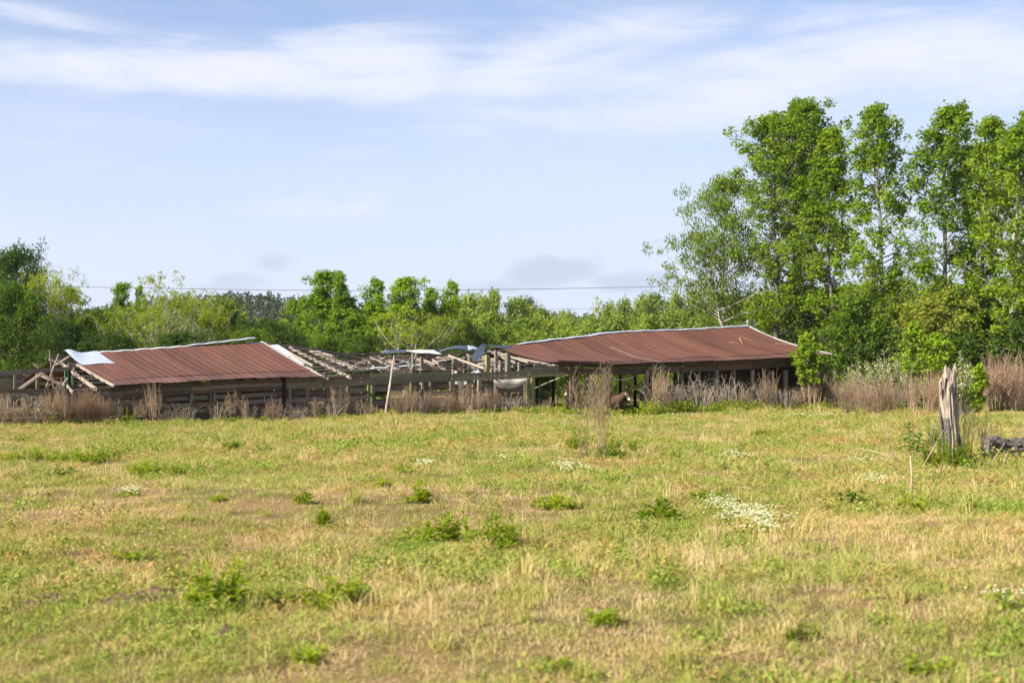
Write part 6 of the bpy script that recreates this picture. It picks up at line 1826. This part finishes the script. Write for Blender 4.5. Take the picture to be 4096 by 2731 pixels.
def donkey(loc, yaw, head_yaw, mat, label, scale=1.0, head_drop=0.0):
    B = MB()

    def loft(rings, sides=14):
        """rings: centre, half width, half height, direction of the ring's axis"""
        P = []
        for c, ry, rz, d in rings:
            c, d = np.array(c, float), unit(np.array(d, float))
            s = unit(np.cross([0, 0, 1.0], d)) if abs(d[2]) < 0.95 else np.array([0, 1.0, 0])
            u = np.cross(d, s)
            th = np.arange(sides) * 2 * math.pi / sides
            P.append(c + np.cos(th)[:, None] * s * ry + np.sin(th)[:, None] * u * rz)
        P = np.array(P); n = len(P)
        Q = [[i * sides + j, i * sides + (j + 1) % sides, (i + 1) * sides + (j + 1) % sides, (i + 1) * sides + j] for i in range(n - 1) for j in range(sides)]
        V = np.concatenate([P.reshape(-1, 3), P[0].mean(0)[None], P[-1].mean(0)[None]])
        T = [[n * sides, (j + 1) % sides, j] for j in range(sides)] + [[n * sides + 1, (n - 1) * sides + j, (n - 1) * sides + (j + 1) % sides] for j in range(sides)]
        B.add(V, Q, T)

    X = (1, 0, 0)
    loft([((-0.66, 0, 0.80), 0.07, 0.10, X), ((-0.60, 0, 0.82), 0.17, 0.20, X), ((-0.45, 0, 0.82), 0.235, 0.265, X), ((-0.2, 0, 0.77), 0.26, 0.295, X), ((0.08, 0, 0.75), 0.265, 0.295, X), ((0.28, 0, 0.79), 0.225, 0.28, X), ((0.44, 0, 0.84), 0.165, 0.235, X), ((0.53, 0, 0.86), 0.08, 0.13, X)])
    c, s = math.cos(head_yaw), math.sin(head_yaw)
    rot = lambda p, k=1.0: np.array([0.42 + (p[0] - 0.42) * (math.cos(head_yaw * k)) - p[1] * math.sin(head_yaw * k), (p[0] - 0.42) * math.sin(head_yaw * k) + p[1] * math.cos(head_yaw * k), p[2] - head_drop * max(0, p[0] - 0.42)])
    nk = [(0.34, 0, 0.88), (0.48, 0, 1.00), (0.60, 0, 1.11), (0.70, 0, 1.19)]
    nk = [rot(np.array(p), k) for p, k in zip(nk, (0.1, 0.5, 0.9, 1.0))]
    dn = [nk[1] - nk[0], nk[2] - nk[0], nk[3] - nk[1], nk[3] - nk[2]]
    loft([(nk[0], 0.12, 0.21, dn[0]), (nk[1], 0.095, 0.17, dn[1]), (nk[2], 0.08, 0.14, dn[2]), (nk[3], 0.075, 0.11, dn[3])])
    hd = [(0.66, 0, 1.24), (0.73, 0, 1.21), (0.82, 0, 1.12), (0.90, 0, 1.02), (0.955, 0, 0.95), (0.985, 0, 0.91)]
    hr = [(0.07, 0.08), (0.098, 0.125), (0.09, 0.115), (0.066, 0.085), (0.062, 0.072), (0.035, 0.045)]
    hd = [rot(np.array(p)) for p in hd]
    dd = unit(hd[-1] - hd[0])
    loft([(p, a, b, dd) for p, (a, b) in zip(hd, hr)], 12)
    for sy in (-1, 1):
        e0 = rot(np.array([0.69, sy * 0.06, 1.29])); e1 = rot(np.array([0.665, sy * 0.10, 1.40])); e2 = rot(np.array([0.645, sy * 0.135, 1.52])); e3 = rot(np.array([0.64, sy * 0.155, 1.60]))
        ax = e3 - e0
        loft([(e0 - ax * 0.15, 0.03, 0.03, ax), (e0 + ax * 0.1, 0.042, 0.026, ax), (e1, 0.06, 0.024, ax), (e2, 0.042, 0.02, ax), (e3, 0.01, 0.01, ax)], 8)
        Zd = (0, 0.001, -1)
        loft([((0.36, sy * 0.13, 0.80), 0.075, 0.11, Zd), ((0.37, sy * 0.135, 0.60), 0.06, 0.075, Zd), ((0.375, sy * 0.135, 0.42), 0.042, 0.05, Zd), ((0.38, sy * 0.135, 0.36), 0.046, 0.05, Zd), ((0.375, sy * 0.135, 0.26), 0.03, 0.033, Zd), ((0.37, sy * 0.135, 0.10), 0.033, 0.036, Zd), ((0.385, sy * 0.135, 0.04), 0.045, 0.052, Zd), ((0.39, sy * 0.135, 0.0), 0.05, 0.06, Zd)], 10)
        loft([((-0.47, sy * 0.13, 0.84), 0.10, 0.17, Zd), ((-0.43, sy * 0.145, 0.66), 0.085, 0.13, Zd), ((-0.43, sy * 0.145, 0.54), 0.06, 0.085, Zd), ((-0.53, sy * 0.14, 0.40), 0.04, 0.052, Zd), ((-0.545, sy * 0.14, 0.34), 0.04, 0.046, Zd), ((-0.52, sy * 0.14, 0.2), 0.031, 0.034, Zd), ((-0.505, sy * 0.14, 0.09), 0.035, 0.037, Zd), ((-0.49, sy * 0.14, 0.035), 0.046, 0.052, Zd), ((-0.485, sy * 0.14, 0.0), 0.05, 0.058, Zd)], 10)
    loft([((-0.64, 0, 0.88), 0.035, 0.035, (-1, 0, -0.4)), ((-0.70, 0, 0.78), 0.026, 0.026, (-0.3, 0, -1)), ((-0.71, 0, 0.58), 0.02, 0.02, (0, 0.001, -1)), ((-0.70, 0, 0.42), 0.035, 0.035, (0, 0.001, -1)), ((-0.69, 0, 0.30), 0.012, 0.012, (0, 0.001, -1))], 8)
    tmp = bpy.data.objects.new('tmp_body', B.mesh('tmp_body', M[mat]))
    COL.objects.link(tmp)
    md = tmp.modifiers.new('fuse', 'REMESH'); md.mode = 'VOXEL'; md.voxel_size = 0.017; md.use_smooth_shade = True
    sm = tmp.modifiers.new('soft', 'SMOOTH'); sm.factor = 0.6; sm.iterations = 4
    dg = bpy.context.evaluated_depsgraph_get()
    me = bpy.data.meshes.new_from_object(tmp.evaluated_get(dg))
    bpy.data.objects.remove(tmp)
    me.materials.clear()
    for k in (mat, 'furpale', 'hoof', 'furdark'):
        me.materials.append(M[k])
    ctr = np.zeros(len(me.polygons) * 3); me.polygons.foreach_get('center', ctr); ctr = ctr.reshape(-1, 3)
    nr = np.zeros(len(me.polygons) * 3); me.polygons.foreach_get('normal', nr); nr = nr.reshape(-1, 3)
    mi = np.zeros(len(ctr), np.int32)
    mi[(np.linalg.norm(ctr - hd[-1], axis=1) < 0.155)] = 1
    mi[(np.linalg.norm(ctr - hd[-1], axis=1) < 0.05)] = 3
    mi[(ctr[:, 2] < 0.60) & (np.abs(ctr[:, 0]) < 0.36) & (nr[:, 2] < -0.8) & (ctr[:, 2] > 0.42)] = 1
    mi[ctr[:, 2] < 0.045] = 2
    for sy in (-1, 1):
        e = rot(np.array([0.775, sy * 0.085, 1.185]))
        mi[np.linalg.norm(ctr - e, axis=1) < 0.034] = 1
    mane = (ctr[:, 2] > 1.02) & (np.linalg.norm(ctr - nk[2], axis=1) < 0.3) & (nr[:, 2] > 0.75) & (np.linalg.norm(ctr - hd[-1], axis=1) > 0.33)
    mi[mane] = 3
    me.polygons.foreach_set('material_index', mi)
    me.name = 'body'
    o = empty('donkey', loc)
    o.rotation_euler = (0, 0, yaw); o.scale = (scale,) * 3
    tag(o, label, 'donkey', 'donkeys sheltering in the open bay')
    link('body', me, o)
    for sy in (-1, 1):
        e = rot(np.array([0.775, sy * 0.092, 1.185]))
        mb = MB(); mb.tube(np.array([[0, -0.014, 0], [0, 0, 0], [0, 0.014, 0]]), [0.004, 0.016, 0.004], 8)
        link('eye', mb.mesh('eye', M['eye'], True), o, e)
    return o


def stand(u, w):
    p = bp(u, 1600, w); p[2] = gz(p[0], p[1])
    return p


donkey(stand(2462, -0.55), RAD(-52), RAD(6), 'furbrown', 'brown donkey with a white muzzle standing between two posts', 1.0, 0.25)
donkey(stand(2580, 1.0), RAD(-97), RAD(-6), 'furgrey', 'grey donkey facing the field from behind the middle post', 1.08)
donkey(stand(2668, 2.6), RAD(-150), RAD(20), 'furdark', 'dark donkey deep in the bay behind the dry weeds', 1.08)
donkey(stand(2292, 1.2), RAD(-120), RAD(10), 'furbrown', 'brown donkey half hidden behind the leaning dead weed and twin posts', 0.98)


# ------------------------------------------------------------------ the air between the camera and the far woods
m, nt, out = new_mat('hazy air')
vol = node(nt, 'ShaderNodeVolumePrincipled', {'Color': (0.86, 0.92, 1.0, 1), 'Density': 0.00008, 'Anisotropy': 0.2})
nt.links.new(vol.outputs[0], out.inputs['Volume'])
mb = MB()
x0, x1, y0, y1, z0, z1 = -2100, 2100, -60, 3300, -6, 104
V = [(x, y, z) for z in (z0, z1) for x, y in ((x0, y0), (x1, y0), (x1, y1), (x0, y1))]
mb.add(V, [[3, 2, 1, 0], [4, 5, 6, 7], [0, 1, 5, 4], [1, 2, 6, 5], [2, 3, 7, 6], [3, 0, 4, 7]])
haze = build(mb, 'haze', m)
tag(haze, kind='stuff')
